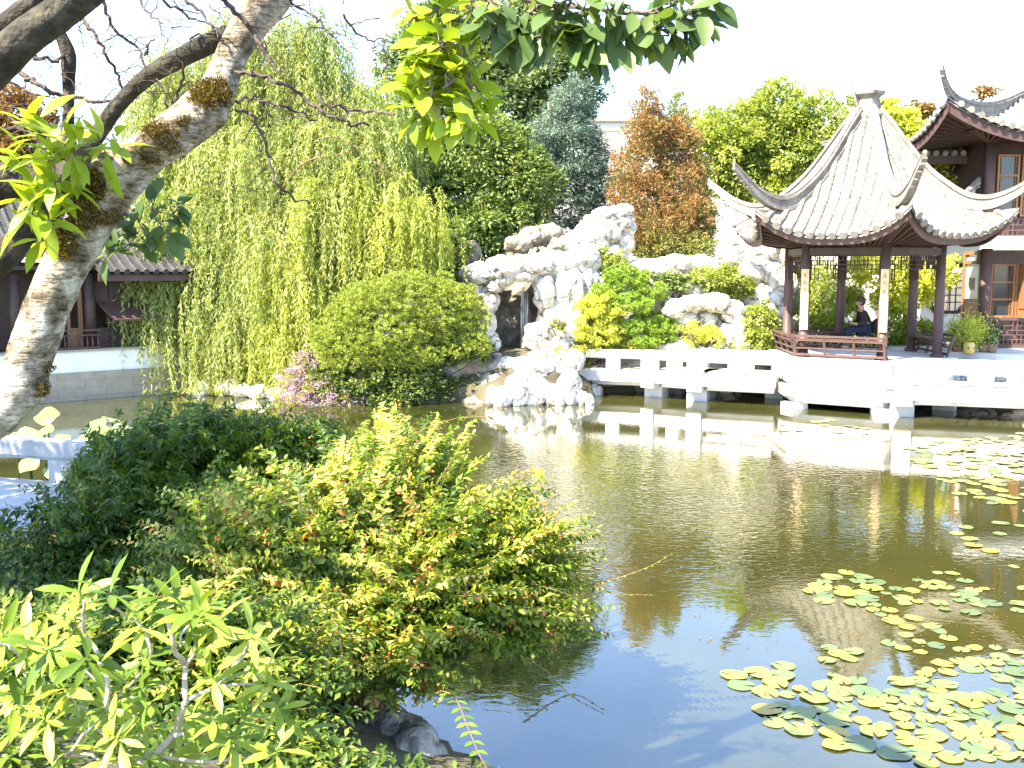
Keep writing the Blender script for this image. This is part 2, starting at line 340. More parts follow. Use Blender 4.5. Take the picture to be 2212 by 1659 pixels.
def clumps(C, Rr, n, lo=.72, inner=.15):
    wgt = (Rr[:, 0]*Rr[:, 2])+(Rr[:, 0]*Rr[:, 1]); k = rng.choice(len(C), n*2, p=wgt/wgt.sum()); d = rdir(n*2)
    rr = rng.uniform(lo, 1.0, n*2)+.6*(fbm(C[k]*1.7+d*1.6, 2, 4)); rr[rng.random(n*2) < inner] *= .6
    P = C[k]+d*Rr[k]*rr[:, None]
    dist = np.min(np.linalg.norm((P[:, None]-C[None])/Rr[None], axis=2), axis=1)
    P = P[dist > lo*.8][:n]; d = d[dist > lo*.8][:n]; return P, d
def crown(C, Rr, nc, cr, nl, ll, lw, flat=.6, droop=.2, updir=.35, quad=True, lo=.72, prof=None, tspread=.25):
    """leaf clumps over the envelope: nc clumps of radius cr with nl leaves each"""
    P, d = clumps(C, Rr, nc, lo); no = len(P)//6; ko = rng.integers(0, len(C), no); do = rdir(no); do[:, 2] = np.abs(do[:, 2])*.9-.15; do = unit(do); Po = C[ko]+do*(Rr[ko]+cr*rng.uniform(.1, .9, no)[:, None])
    P = np.concatenate([P, Po]); d = np.concatenate([d, do]); n = len(P); crs = cr*rng.uniform(.55, 1.35, n); crs[-no:] *= .55; ct = rng.uniform(.2, .8, n)
    k = np.repeat(np.arange(n), nl); q = rdir(n*nl); rad = rng.uniform(.45, 1, n*nl)**.6
    off = q*(crs[k]*rad)[:, None]; off[:, 2] *= flat
    pos = P[k]+off; Dr = unit(q*.8+d[k]*.5+rng.normal(size=pos.shape)*.5+np.array([0, 0, -droop])); Nn = unit(q*.4+rng.normal(size=pos.shape)*.45+np.array([0, 0, updir+.4])+d[k]*.3)
    t = np.clip(ct[k]+rng.normal(size=len(k))*tspread, 0, 1); Ls = ll*rng.uniform(.7, 1.3, len(k)); Ws = lw*rng.uniform(.7, 1.3, len(k))
    return leafquads(pos, Dr, Nn, Ls, Ws, t) if quad else leafblades(pos, Dr, Nn, Ls, Ws, t)
def trunkmesh(base, top, r0, r1, limbs, spread, up=1.):
    P = smoothline([base, base*.6+top*.4+rng.normal(size=3)*.1, top], 8); parts = [tube(P, np.linspace(r0, r1, 8), 9)]
    for i in range(limbs):
        s = P[rng.integers(3, 7)]; a = rng.uniform(0, 6.28); e = s+np.array([math.cos(a)*spread[0], math.sin(a)*spread[1], rng.uniform(.3, 1)*spread[2]])
        m = (s+e)/2+rng.normal(size=3)*.15; Q = smoothline([s, m, e], 6); parts.append(tube(Q, np.linspace(r1*.8, r1*.2, 6), 6))
    return parts
def tree(name, label, cat, el, nc, cr, nl, ll, lw, leaf, ground=1.1, r0=.16, bark='bark', group=None, trunkx=None, crown_name='crown', **kw):
    C, Rr = ells(el); low = C[np.argmin(C[:, 2]-Rr[:, 2])]; mid = C.mean(0)
    if trunkx is not None: mid = at(trunkx, 600, mid[1])
    base = np.array([mid[0], mid[1], ground]); t = thing(name, label, cat, base, group)
    top = np.array([mid[0], mid[1], (C[:, 2]-Rr[:, 2]*.1).max()])
    build('trunk', trunkmesh(base-np.array([0, 0, .2]), top, r0, r0*.3, 9, (Rr[:, 0].max()*.7, Rr[:, 1].max()*.7, Rr[:, 2].max()*.5)), M[bark], t, True)
    build(crown_name, [crown(C, Rr, nc, cr, nl, ll, lw, **kw)], M[leaf], t)
    return t
def shrub(name, label, cat, el, nc, cr, nl, ll, lw, leaf, ground=1.0, group=None, **kw):
    C, Rr = ells(el); mid = C.mean(0); base = np.array([mid[0], mid[1], min(ground, (C[:, 2]-Rr[:, 2]).min()+.1)]); t = thing(name, label, cat, base, group); st = []
    for i in range(14):
        e = C[rng.integers(len(C))]+rdir(1)[0]*Rr[0]*.6; st.append(tube(smoothline([base+rng.normal(size=3)*[.1, .1, 0], (base+e)/2+rng.normal(size=3)*.08, e], 5), np.linspace(.03, .008, 5), 5))
    build('stem', st, M['twig'], t); build('foliage', [crown(C, Rr, nc, cr, nl, ll, lw, **kw)], M[leaf], t); return t

#SECTION setting
POND = np.array([(-15.2, 22.0), (-11.75, 24.7), (-8.4, 27.4), (-7.0, 25.6), (-5.9, 24.95), (-3.8, 23.5), (-2.6, 23.9), (-1.0, 24.1), (-.3, 23.6), (1.7, 23.8), (2.3, 26.0), (5.0, 26.6), (8.2, 27.2), (9.6, 25.4), (11.6, 23.6), (16, 22.4), (26, 20), (26, 2), (9, 1.0), (3.2, 2.6), (1.0, 4.6), (-.35, 6.1), (-1.3, 7.3), (-2.6, 8.8), (-5.2, 9.4), (-9, 9.8), (-13, 12), (-17, 17)])
def inside(P, poly):
    x, y = P[:, 0], P[:, 1]; r = np.zeros(len(P), bool)
    for (ax, ay), (bx, by) in zip(poly, np.roll(poly, -1, 0)):
        c = ((ay > y) != (by > y)); r ^= c & (x < (bx-ax)*(y-ay)/((by-ay) if by != ay else 1e-9)+ax)
    return r
def pdist(P, poly):
    d = np.full(len(P), 1e9)
    for a, b in zip(poly, np.roll(poly, -1, 0)):
        e = b-a; t = np.clip(((P-a)@e)/(e@e), 0, 1); d = np.minimum(d, np.linalg.norm(P-a-t[:, None]*e, axis=1))
    return d
def ground_z(xy):
    ins = inside(xy, POND); d = pdist(xy, POND)
    far = .25+.85*np.clip(d/1.2, 0, 1); near = .25+1.35*np.clip(d/3.5, 0, 1)
    k = np.clip((xy[:, 1]-9)/6, 0, 1); land = near*(1-k)+far*k
    z = np.where(ins, -.15-1.0*np.clip(d/1.0, 0, 1), land)
    return z
gx = np.unique(np.concatenate([np.linspace(-16, 22, 191), np.linspace(-400, -16, 20), np.linspace(22, 400, 20)]))
gy = np.unique(np.concatenate([np.linspace(-6, 34, 201), np.linspace(-60, -6, 8), np.linspace(34, 900, 30)]))
A, B = np.meshgrid(gx, gy); xy = np.c_[A.ravel(), B.ravel()]; gzv = ground_z(xy)+np.where(inside(xy, POND), 0, fbm(np.c_[xy*1.2, np.zeros(len(xy))], 3)*.18)
i, j = np.meshgrid(np.arange(len(gx)-1), np.arange(len(gy)-1)); q = (j*len(gx)+i).ravel()
tag(build('ground', [(np.c_[xy, gzv], np.stack([q, q+1, q+1+len(gx), q+len(gx)], 1))], M['soil'], smooth=True), kind='structure')
pb = POND+unit(POND-POND.mean(0))*.9
tag(build('water', [(np.c_[pb, np.zeros(len(pb))], [list(range(len(pb)))])], M['water']), kind='structure')

# terrace right of the pavilion
T = np.array([(9.75, 25.6), (11.6, 23.9), (16, 22.7), (24, 21), (24, 33), (9.75, 33)])
tag(build('terrace', [prism(T, -.6, 1.2)], M['paving']), kind='structure')

#SECTION pavilion
PC = at(1862, 580, 24)[:2]
ANG = {'F': -33.1, 'D': -93.1, 'B': -153.1, 'A': 146.9, 'C': 86.9, 'E': 26.9}
def pol(r, a, z=None):
    p = (PC[0]+r*math.cos(R(a)), PC[1]+r*math.sin(R(a))); return np.array(p if z is None else (*p, z))
hexp = lambda r: [pol(r, -33.1-60*k) for k in range(6)][::-1]
pav = thing('pavilion', 'hexagonal timber pavilion with white upswept tiled roof standing in the pond', 'pavilion', (PC[0], PC[1], 0))
base = build('stone_base', [prism(hexp(2.22), 1.10, 1.2), prism(hexp(2.15), .60, 1.10), prism(hexp(2.05), .53, .60), prism(hexp(2.28), .31, .53), prism(hexp(2.0), .14, .31)], M['stone'], pav)
for n_, a in ANG.items():
    x, y = pol(1.98, a); c, s_ = math.cos(R(a)), math.sin(R(a))
    build('pier', [box((x, y, -.35), (.46, .40, 1.0), R(a)), ], M['stone'], base)
for n_, a in ANG.items():
    p = pol(1.76, a); th = np.linspace(0, 1, 9)
    c = build('column', [tube([(p[0], p[1], 1.2), (p[0], p[1], 1.27), (p[0], p[1], 1.271), (p[0], p[1], 2.6), (p[0], p[1], 4.05)], [.15, .15, .112, .110, .104], 20)], M['redwood'], pav, True)
for n_ in 'BD':
    a = ANG[n_]; p = pol(1.76, a); dv = unit(np.array([-PC[0]*.85-.0, -PC[1]])); a2 = math.atan2(dv[1], dv[0])+R(-4)
    o3 = np.array([math.cos(a2), math.sin(a2), 0]); s3 = np.array([-o3[1], o3[0], 0]); V = []
    hw = .085; zz = [1.83, 3.22]
    for z in zz:
        for off in (.100, .128):
            for sx in (-1, -.5, 0, .5, 1):
                dep = off+ (1-abs(sx)**2)*.018
                V.append(np.array([p[0], p[1], z])+o3*dep+s3*sx*hw)
    V = np.array(V); F = []
    for k in range(4):
        F += [[5+k, 6+k, 16+k, 15+k], [k+1, k, 10+k, 11+k], [k, k+1, 6+k, 5+k], [11+k, 10+k, 15+k, 16+k]]
    F += [[0, 5, 15, 10], [4, 14, 19, 9]]
    pq = build('plaque', [(V, F)], M['plaque'], pav)
    pq['label'] = 'long pale board with a column of faint characters'
    st = []
    for g in range(7):   # one brush-written character per row, too blurred to read
        zc = 3.08-g*.18; cc = np.array([p[0], p[1], zc])+o3*.149
        for (a0, b0, a1, b1) in [(-.03, .04, .03, .045), (-.035, 0, .035, .005), (0, .055, 0, -.05), (-.005, 0, -.035, -.045), (.005, 0, .035, -.045)][:3+(g*7+2) % 3]:
            q0 = cc+s3*a0+np.array([0, 0, b0]); q1 = cc+s3*a1+np.array([0, 0, b1]); st.append(beam(q0, q1, .004, .008, up=o3+.01))
    build('writing', st, M['ink'], pq)
# beams, lattice friezes
HR = 1.76
def face_pts(k):   # face k between corners
    a0 = -33.1-60*k; return pol(HR, a0), pol(HR, a0-60)
def lattice(p, q, z0, z1, t=.018, cell=.11, seed=0, depth=.03, lean=0.):
    """fretwork panel between plan points p and q"""
    rr = np.random.default_rng(seed); p = np.asarray(p); q = np.asarray(q); Ld = np.linalg.norm(q-p); nx = max(2, int(Ld/cell)); nz = max(1, int((z1-z0)/cell)); d = (q-p)/Ld
    nrm = np.array([d[1], -d[0]]); parts = []
    def W(u, v): return np.array([*(p+d*u+nrm*lean*(v-z0)), v])
    for j in range(nz+1):
        z = z0+(z1-z0)*j/nz; i = 0
        while i < nx:
            run = rr.integers(1, 4) if 0 < j < nz else nx; e = min(nx, i+run); parts.append(beam(W(Ld*i/nx, z), W(Ld*e/nx, z), depth, t)); i = e+(rr.random() < .35 if 0 < j < nz else 0)
    for i in range(nx+1):
        j = 0; u = Ld*i/nx
        while j < nz:
            if i in (0, nx) or rr.random() < .68: parts.append(beam(W(u, z0+(z1-z0)*j/nz), W(u, z0+(z1-z0)*(j+1)/nz), t, depth*.9, up=(nrm[0], nrm[1], 0)))
            j += 1
    return parts
for k in range(6):
    p, q = face_pts(k); p3, q3 = np.array([*p, 0]), np.array([*q, 0]); d = unit(q-p)
    build('tie_beam', [beam(p3+[0, 0, 3.62], q3+[0, 0, 3.62], .12, .16), beam(p3+[0, 0, 3.78], q3+[0, 0, 3.78], .08, .08)], M['darkwood'], pav)
    pp, qq = p+d*.12, q-d*.12
    fr = lattice(pp, qq, 3.22, 3.52, .014, .085, k+3)+lattice(pp, pp+d*.17, 2.98, 3.22, .014, .085, k+13)+lattice(qq-d*.17, qq, 2.98, 3.22, .014, .085, k+23)
    build('lattice_frieze', fr, M['darkwood'], pav)
# leaning railings (open towards the right-hand bridge and the left bridge)
for k, a0 in ((1, -93.1), (2, -153.1), (3, 146.9), (5, 26.9)):
    p, q = pol(1.98, a0), pol(1.98, a0-60); n2 = unit((p+q)/2-PC); d = unit(q-p)
    z0 = 1.23; parts = []
    P3 = lambda u, z, off=0.: np.array([*(p+(q-p)*u+n2*(off+(z-z0)*.33)), z])
    for z, hh in ((1.27, .05), (1.42, .03), (1.60, .035), (1.70, .05)): parts.append(beam(P3(0, z), P3(1, z), .05, hh))
    for u in (0, .33, .66, 1): parts.append(beam(P3(u, 1.2), P3(u, 1.72), .05, .045, up=(n2[0], n2[1], 0)))
    parts += lattice(p, q, 1.43, 1.59, .014, .06, k+40, lean=.33*1)
    if k != 9:
        pi, qi = pol(1.55, a0), pol(1.55, a0-60)
    build('railing', parts, M['redwood'], pav)
    i0, i1 = pol(1.80, a0), pol(1.80, a0-60)
    build('bench_seat', [beam([*i0, 1.60], [*i1, 1.60], .30, .05)], M['redwood'], pav)

# ---- roof
hn = np.array([.0, .26, .51, .81, 1.2, 1.6, 1.98, 2.37, 2.86]); hh = np.array([7.0, 6.72, 6.36, 5.86, 5.30, 4.87, 4.60, 4.46, 4.52])
mn = np.array([.0, .26, .51, .81, 1.2, 1.6, 1.98, 2.3, 2.60, 2.86]); mh = np.array([7.0, 6.70, 6.32, 5.80, 5.18, 4.70, 4.37, 4.12, 3.93, 3.80])
def roofz(n, u):
    wgt = np.abs(u)**2.6; return np.interp(n, mn, mh)*(1-wgt)+np.interp(n, hn, hh)*wgt
def tiled(S, srange, t0, t1, spacing, rt=.055, step=.13, tmin_len=.15, capk=1.25):
    """S(s, n)->xyz ; n from t0(s) (upper) to t1(s) (eave). returns sheet parts, tube parts"""
    s0, s1 = srange; ns = int((s1-s0)/spacing*3)+1; ss = np.linspace(s0, s1, ns); nn = int(3.2/step)
    rows = []
    for s in ss:
        a, b = t0(s), t1(s); tt = np.linspace(a, b, nn+1); r_ = []
        for i in range(nn):
            p0, p1 = S(s, tt[i]), S(s, tt[i+1]); r_ += [p0+[0, 0, .040], p1+[0, 0, .0]]
        rows.append(r_)
    V = np.array(rows); a_, b_ = V.shape[:2]; i, j = np.meshgrid(np.arange(a_-1), np.arange(b_-1), indexing='ij'); q = (i*b_+j).ravel()
    F = np.stack([q, q+1, q+b_+1, q+b_], 1); sheet = [(V.reshape(-1, 3), F)]
    sheet.append((V.reshape(-1, 3)-[0, 0, .07], F[:, ::-1]))
    tubes = []; m = int((s1-s0)/spacing); cs = (s0+s1)/2
    for k in range(-m//2, m//2+2):
        s = cs+(k-.0)*spacing
        if s <= s0+.04 or s >= s1-.04: continue
        a, b = t0(s), t1(s)+.05
        if b-a < tmin_len: continue
        n = max(4, int((b-a)/.11)); tt = np.linspace(a, b, n); P = np.array([S(s, x) for x in tt])+[0, 0, .03]
        # slight flare at each tile joint
        P2 = []; rr = []
        for i in range(n-1):
            P2 += [P[i], P[i]*.12+P[i+1]*.88]; rr += [rt*.92, rt*1.08]
        P2.append(P[-1]); rr.append(rt*1.1); tubes.append(tube(P2, rr, 9))
        e = unit(P[-1]-P[-2]); tubes.append(tube([P[-1]-e*.01, P[-1]+e*.035], [rt*capk, rt*capk], 12))
    return sheet, tubes
th30 = math.tan(R(30))
roof = thing('roof', None, None, (0, 0, 0)); roof.parent = pav; roof.location = (0, 0, 0)
sheets = []; tubes = []
for k in range(6):
    am = -33.1-60*k-30; nd = np.array([math.cos(R(am)), math.sin(R(am))]); ed = np.array([-nd[1], nd[0]])
    def S(s, n, nd=nd, ed=ed):
        u = min(1., abs(s)/(n*th30+1e-6)); p = PC+nd*n+ed*s; return np.array([p[0], p[1], roofz(n, u)])
    sh, tb = tiled(S, (-1.65, 1.65), lambda s: max(.22, abs(s)/th30+.0), lambda s: 2.86-.28*(1-min(1, abs(s)/1.65)**2.2), .235, .068, .15)
    sheets += sh; tubes += tb
bpy.data.objects.remove(roof)
roof = build('roof', sheets+tubes, M['tile'], pav, False)
# underside, fascia
und = []
fas = []
for k in range(6):
    am = -33.1-60*k-30; nd = np.array([math.cos(R(am)), math.sin(R(am))]); ed = np.array([-nd[1], nd[0]]); V = []
    xs = np.linspace(-1.63, 1.63, 25); rows = []; frow = []
    for s in xs:
        ne = 2.80-.28*(1-min(1, abs(s)/1.65)**2.2); u = abs(s)/(ne*th30); ze = roofz(ne, min(1, u))-.07; p = PC+nd*ne+ed*s
        ni = 1.50; si = s*ni/ne; pi = PC+nd*ni+ed*si
        rows.append([[*p, ze-.06], [*(p*.5+pi*.5), ze*.45+3.86*.55], [*pi, 3.80]])
        p2 = PC+nd*(ne+.015)+ed*s; frow.append([[*p2, ze], [*(p2-nd*.03), ze-.17], [*(p2-nd*.07), ze-.17], [*(p2-nd*.05), ze]])
    for rws, tgt in ((rows, und), (frow, fas)):
        V = np.array(rws); a_, b_ = V.shape[:2]; i, j = np.meshgrid(np.arange(a_-1), np.arange(b_-1), indexing='ij'); q = (i*b_+j).ravel(); tgt.append((V.reshape(-1, 3), np.stack([q, q+1, q+b_+1, q+b_], 1)))
    for s in np.linspace(-1.5, 1.5, 19):
        ne = 2.74-.28*(1-min(1, abs(s)/1.65)**2.2); u = abs(s)/(ne*th30); ze = roofz(ne, min(1, u))-.15; p = PC+nd*ne+ed*s; si = s*1.45/ne; pi = PC+nd*1.45+ed*si
        und.append(beam([*p, ze-.03], [*pi, 3.74], .045, .05))
build('eave_soffit', und, M['darkwood'], pav); build('fascia', fas, M['redwood'], pav)
# hip ridges sweeping up to pointed tips
rp = [(.30, 7.00), (.59, 6.64), (.94, 6.16), (1.39, 5.60), (1.85, 5.20), (2.29, 4.93), (2.73, 4.87), (3.19, 5.02), (3.55, 5.26), (3.93, 5.55)]
def ridge(pt, spts, hgt, wid, name, parent, material, low=None):
    """pt(r, h) -> xyz; cross-section stack following the curve"""
    C = smoothline([(r_, 0, h_) for r_, h_ in spts], 46); n = len(C); parts = []; layers = [(0, -.07, .62), (-.06, -.10, 1.0), (-.10, -.26, .72), (-.26, -.33, 1.05)]
    for (za, zb, wf) in layers:
        V = []
        for i, c in enumerate(C):
            f = i/(n-1); sc = 1-.55*max(0, (f-.6)/.4); top = pt(c[0], c[2]+za*hgt*sc); bot = pt(c[0], c[2]+zb*hgt*sc); sd = pt.side*(wid*wf*sc/2)
            V += [top-sd, top+sd, bot+sd, bot-sd]
        F = [[4*i+a, 4*i+(a+1) % 4, 4*i+4+(a+1) % 4, 4*i+4+a] for i in range(n-1) for a in range(4)]+[[3, 2, 1, 0], [4*n-4, 4*n-3, 4*n-2, 4*n-1]]
        parts.append((np.array(V), F))
    # stepped tiles under the tip
    for i in range(36, 46, 2):
        c = C[i]; sc = 1-.5*(i/45.); parts.append(box(pt(c[0]+.01, c[2]-.30*hgt*sc-.02), (wid*.9*sc, wid*.9*sc, .035), math.atan2(pt.side[1], pt.side[0])))
    return build(name, parts, material, parent)
for n_, a in ANG.items():
    def pt(r_, h_, a=a): return pol(r_, a, h_)
    pt.side = np.array([-math.sin(R(a)), math.cos(R(a)), 0]); ridge(pt, rp, 1.15, .23, 'hip_ridge', pav, M['tile'])
def lathe(pr, seg, c, rot=0):
    th = np.arange(seg)/seg*2*math.pi+rot; V = np.concatenate([np.c_[c[0]+r_*np.cos(th), c[1]+r_*np.sin(th), np.full(seg, z)] for r_, z in pr]); a = np.arange(seg); b = (a+1) % seg
    F = [list(f) for i in range(len(pr)-1) for f in np.stack([i*seg+a, i*seg+b, (i+1)*seg+b, (i+1)*seg+a], 1)]+[list(range(seg))[::-1], [(len(pr)-1)*seg+k for k in range(seg)]]
    return V, F
fin = build('finial', [lathe([(.38, 6.72), (.40, 6.80), (.34, 6.84), (.30, 6.92), (.27, 7.08), (.25, 7.18), (.37, 7.26), (.38, 7.33), (.26, 7.35)], 6, PC, R(-33.1))], M['tile'], pav)
build('finial_horn', [tube([pol(.28, -160, 6.95), pol(.36, -160, 7.1), pol(.42, -160, 7.28), pol(.50, -160, 7.5)], [.05, .035, .028, .022], 6)], M['tile'], fin); build('finial_horn', [tube([pol(.28, 20, 6.95), pol(.36, 20, 7.05), pol(.44, 20, 7.15)], [.05, .03, .02], 6)], M['tile'], fin)

#SECTION bridges
def bridge(name, label, line, width, ztop=.66, zbot=.40, rail_top=1.19, posts=(.15, .5, .85), side=1, piers=True, backposts=True):
    """stone beam bridge along the front edge line (plan points), deck extends `width` behind"""
    line = [np.asarray(p, float)[:2] for p in line]; t = thing(name, label, 'bridge', (*((line[0]+line[-1])/2), 0))
    dk = []; rl = []
    for a, b in zip(line[:-1], line[1:]):
        d = unit(b-a); n = np.array([-d[1], d[0]])*side; c = (a+b)/2+n*width/2; rz = math.atan2(d[1], d[0]); Ld = np.linalg.norm(b-a)+.05
        dk.append(box((*c, (ztop+zbot)/2+.0), (Ld, width, ztop-zbot), rz)); dk.append(box((*(c), ztop+.02), (Ld-.01, width-.3, .04), rz)); dk.append(box((*(c), zbot-.06), (Ld*.97, width-.5, .12), rz))
    build('deck', dk, M['stone'], t)
    for sgn, off in ((0, .13), (1, width-.13)):
        for a, b in zip(line[:-1], line[1:]):
            d = unit(b-a); n = np.array([-d[1], d[0]])*side; p, q = a+n*off, b+n*off; rz = math.atan2(d[1], d[0])
            build('rail_beam', [beam([*p, rail_top-.09], [*q, rail_top-.09], .24, .18), beam([*p, rail_top-.20], [*q, rail_top-.20], .17, .04)], M['stone'], t)
            for u in posts:
                c = p*(1-u)+q*u; build('rail_post', [box((*c, (rail_top-.22+ztop)/2), (.34, .20, rail_top-.22-ztop+.01), rz)], M['stone'], t)
    if piers:
        for i, a in enumerate(line):
            if name == 'zigzag_bridge' and i == len(line)-1: continue
            b = line[min(i+1, len(line)-1)]; d = unit((b-a) if i < len(line)-1 else (a-line[i-1])); n = np.array([-d[1], d[0]])*side; rz = math.atan2(d[1], d[0])
            for off in (.42, width-.3):
                c = a+n*off; build('pier', [box((*c, .0), (.50, .34, .82), rz), ], M['greystone2'], t)
            c = a-n*.03; build('corner_post', [box((*(c+n*.12), (rail_top+.28)/2), (.36, .30, rail_top-.28+.02), rz)], M['stone'], t)
            build('crossbeam', [beam([*(a+n*.05), .33], [*(a+n*(width-.05)), .33], .30, .16)], M['stone'], t)
    return t
l0, l1, l2, l3 = gz(1240, 820, .40), gz(1400, 826, .40), gz(1500, 834, .40), gz(1668, 842, .40)
bridge('zigzag_bridge', 'white stone zigzag footbridge with low block railing left of the pavilion', [l0, l1, l2, l3], 1.7, posts=(.52,))
r0, r1 = gz(1967, 866, .39), gz(2100, 871, .39); rd = unit(r1-r0)
bridge('stone_footbridge', 'white stone footbridge running right from the pavilion base past the lilies', [r0-rd*.15, r0+rd*3.4, r0+rd*7], 1.6, posts=(.45,))
b0 = np.array([-6.28, 12.06]); bd = unit(np.array([2.1, -.65]))
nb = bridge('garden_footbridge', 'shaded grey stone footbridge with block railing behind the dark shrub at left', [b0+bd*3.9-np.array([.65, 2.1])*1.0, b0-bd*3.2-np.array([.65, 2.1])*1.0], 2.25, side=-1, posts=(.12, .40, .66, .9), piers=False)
for o in nb.children: o.data.materials[0] = M['greystone2']  # greyer stone: the shade on this bridge is put into its colour
for o in list(nb.children):
    if o.name.startswith(('rail_beam', 'rail_post')) and (np.array(o.data.vertices[0].co)[1]) < -.6: bpy.data.objects.remove(o)
# bank retaining wall behind the zigzag bridge
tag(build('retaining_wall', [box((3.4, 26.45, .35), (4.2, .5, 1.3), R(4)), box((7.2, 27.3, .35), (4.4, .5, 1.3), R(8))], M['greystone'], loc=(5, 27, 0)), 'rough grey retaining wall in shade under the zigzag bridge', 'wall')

#SECTION halls
# right-hand two-storey hall
hx0 = 12.05; hy = 25.75; hall = thing('garden_hall', 'two storey timber hall with upswept grey tiled roof at the right edge', 'hall', (14.5, 27.5, 1.2))
def panel_window(cx, z0, z1, wd, y, mat_, parent, panes=2, name='window', apron=0.):
    fr = []; fw = .05
    for sx in (-1, 1): fr.append(box((cx+sx*(wd/2-fw/2), y-.03, (z0+z1)/2), (fw, .06, z1-z0)))
    n = panes+1
    for i in range(n+1): fr.append(box((cx, y-.03, z0+(z1-z0-.05)*i/n+.025), (wd-2*fw, .055, .05)))
    for sx in (-1, 1): fr += [box((cx+sx*(wd/2-fw-.045), y-.02, (z0+z1)/2), (.012, .03, z1-z0-.1)) ]
    for j in range(14): fr += [box((cx+sx*(wd/2-fw-.022), y-.02, z0+.08+(z1-z0-.16)*j/13), (.04, .03, .012)) for sx in (-1, 1)]
    o = build(name, fr, M[mat_], parent); build('pane', [box((cx, y+.012, (z0+z1)/2), (wd-.02, .02, z1-z0-.02))], M['glass'], o); return o
# lower storey
build('column', [tube([(hx0+.02, hy-.12, 1.2), (hx0+.02, hy-.12, 3.75)], [.15, .14], 18)], M['redwood'], hall, True)
build('column', [tube([(hx0+3.2, hy-.12, 1.2), (hx0+3.2, hy-.12, 3.75)], [.15, .14], 18)], M['redwood'], hall, True)
ap = [box((hx0+1.75, hy+.03, 1.58), (3.2, .06, .74)), box((hx0+1.75, hy-.03, 1.95), (3.2, .10, .07)), box((hx0+1.75, hy-.03, 1.24), (3.2, .10, .08))]
ap += lattice((hx0+.25, hy-.03), (hx0+3.1, hy-.03), 1.30, 1.90, .03, .11, 5, .05)
build('apron_panel', ap, M['redwood'], hall)
for i, cx in enumerate((hx0+.50, hx0+1.15, hx0+1.8, hx0+2.45)):
    panel_window(cx, 1.99, 3.35, .62, hy, 'orangewood', hall)
lf = build('open_shutter', [box((hx0+.93, hy-.30, 2.67), (.05, .50, 1.36)), box((hx0+.90, hy-.30, 2.67), (.03, .30, .9))], M['orangewood'], hall)
build('lintel', [box((hx0+1.6, hy-.02, 3.53), (3.5, .16, .36))], M['darkwood'], hall)
# passage wall with orange door to the left of the corner column
build('side_wall', [box((hx0+.06, hy+.55, 2.95), (.08, .95, 1.2))], M['plaster'], hall)
build('door', [box((hx0+.03, hy+.55, 1.77), (.09, .80, 1.14))]+[box((hx0+.02, hy+y_, 2.45), (.12, .09, 2.5)) for y_ in (.10, 1.02)]+[box((hx0+.02, hy+.56, z_), (.11, .85, .09)) for z_ in (3.64, 2.40, 3.40)], M['orangewood'], hall)
build('small_window', [box((hx0+.01, hy+.6, 2.85), (.06, .28, .30)), box((hx0-.01, hy+.6, 2.85), (.06, .17, .18))], M['greystone'], hall)
build('canopy', [box((hx0+1.35, hy-.30, 3.98), (4.2, 1.1, .10)), box((hx0+1.35, hy-.25, 3.86), (4.0, 1.0, .14))], M['plaster'], hall)
build('balcony_panel', [box((hx0+1.8, hy+.02, 4.28), (3.4, .06, .5))]+lattice((hx0+.2, hy-.03), (hx0+3.2, hy-.03), 4.06, 4.48, .03, .12, 9, .05), M['redwood'], hall)
# upper storey
for cx in (hx0+.05, hx0+3.2): build('column', [tube([(cx, hy, 4.0), (cx, hy, 6.6)], [.14, .13], 16)], M['redwood'], hall, True)
for i, cx in enumerate((hx0+.52, hx0+1.14, hx0+1.76, hx0+2.4)): panel_window(cx, 4.55, 6.10, .56, hy+.05, 'orangewood', hall)
build('upper_wall', [box((hx0+1.7, hy+.13, 6.32), (3.4, .14, .5)), box((hx0+1.7, hy+.2, 5.2), (3.3, .1, 2.4)), box((hx0-.0, hy+1.4, 5.2), (.1, 2.4, 2.6)), box((hx0-1.0, hy+2.0, 5.15), (2.4, .1, 2.2)), box((hx0-1.0, hy+1.9, 5.9), (2.4, .1, .3))], M['darkwood'], hall)
for cx in (hx0-1.15, hx0-.55): panel_window(cx, 4.3, 5.6, .5, hy+1.93, 'darkwood', hall)
# upper roof: front face and left face meeting at the corner hip
EX, EY = 10.45, 24.6       # eave corner in plan
def rz_(t): return 6.52+.16*t+.07*t*t
def lift(s): return .78*max(0., 1-s/2.4)**2.0
def SF(s, n):
    t = 4.0-n; return np.array([EX+s, EY+t, rz_(t)+lift(s)*max(0, 1-t/2.4)])
def SL(s, n):
    t = 4.0-n; return np.array([EX+t, EY+s, rz_(t)+lift(s)*max(0, 1-t/2.4)])
sh1, tb1 = tiled(SF, (0, 7.6), lambda s: max(0, 4.0-s), lambda s: 4.0, .25, .062, .2)
sh2, tb2 = tiled(SL, (0, 5.6), lambda s: max(0, 4.0-s), lambda s: 4.0, .25, .062, .2)
hr = build('upper_roof', sh1+tb1+sh2+tb2, M['tile'], hall)
def hpt(r_, h_): q = r_*.7071; return np.array([EX+4.0-q, EY+4.0-q, h_])
hpt.side = np.array([.7071, -.7071, 0])
ridge(hpt, [(-.2, 8.3), (.9, 8.02), (1.6, 7.82), (2.4, 7.62), (3.1, 7.50), (3.9, 7.42), (4.7, 7.40), (5.3, 7.47), (5.75, 7.66), (6.12, 8.05)], 1.1, .2, 'hip_ridge', hall, M['tile'])
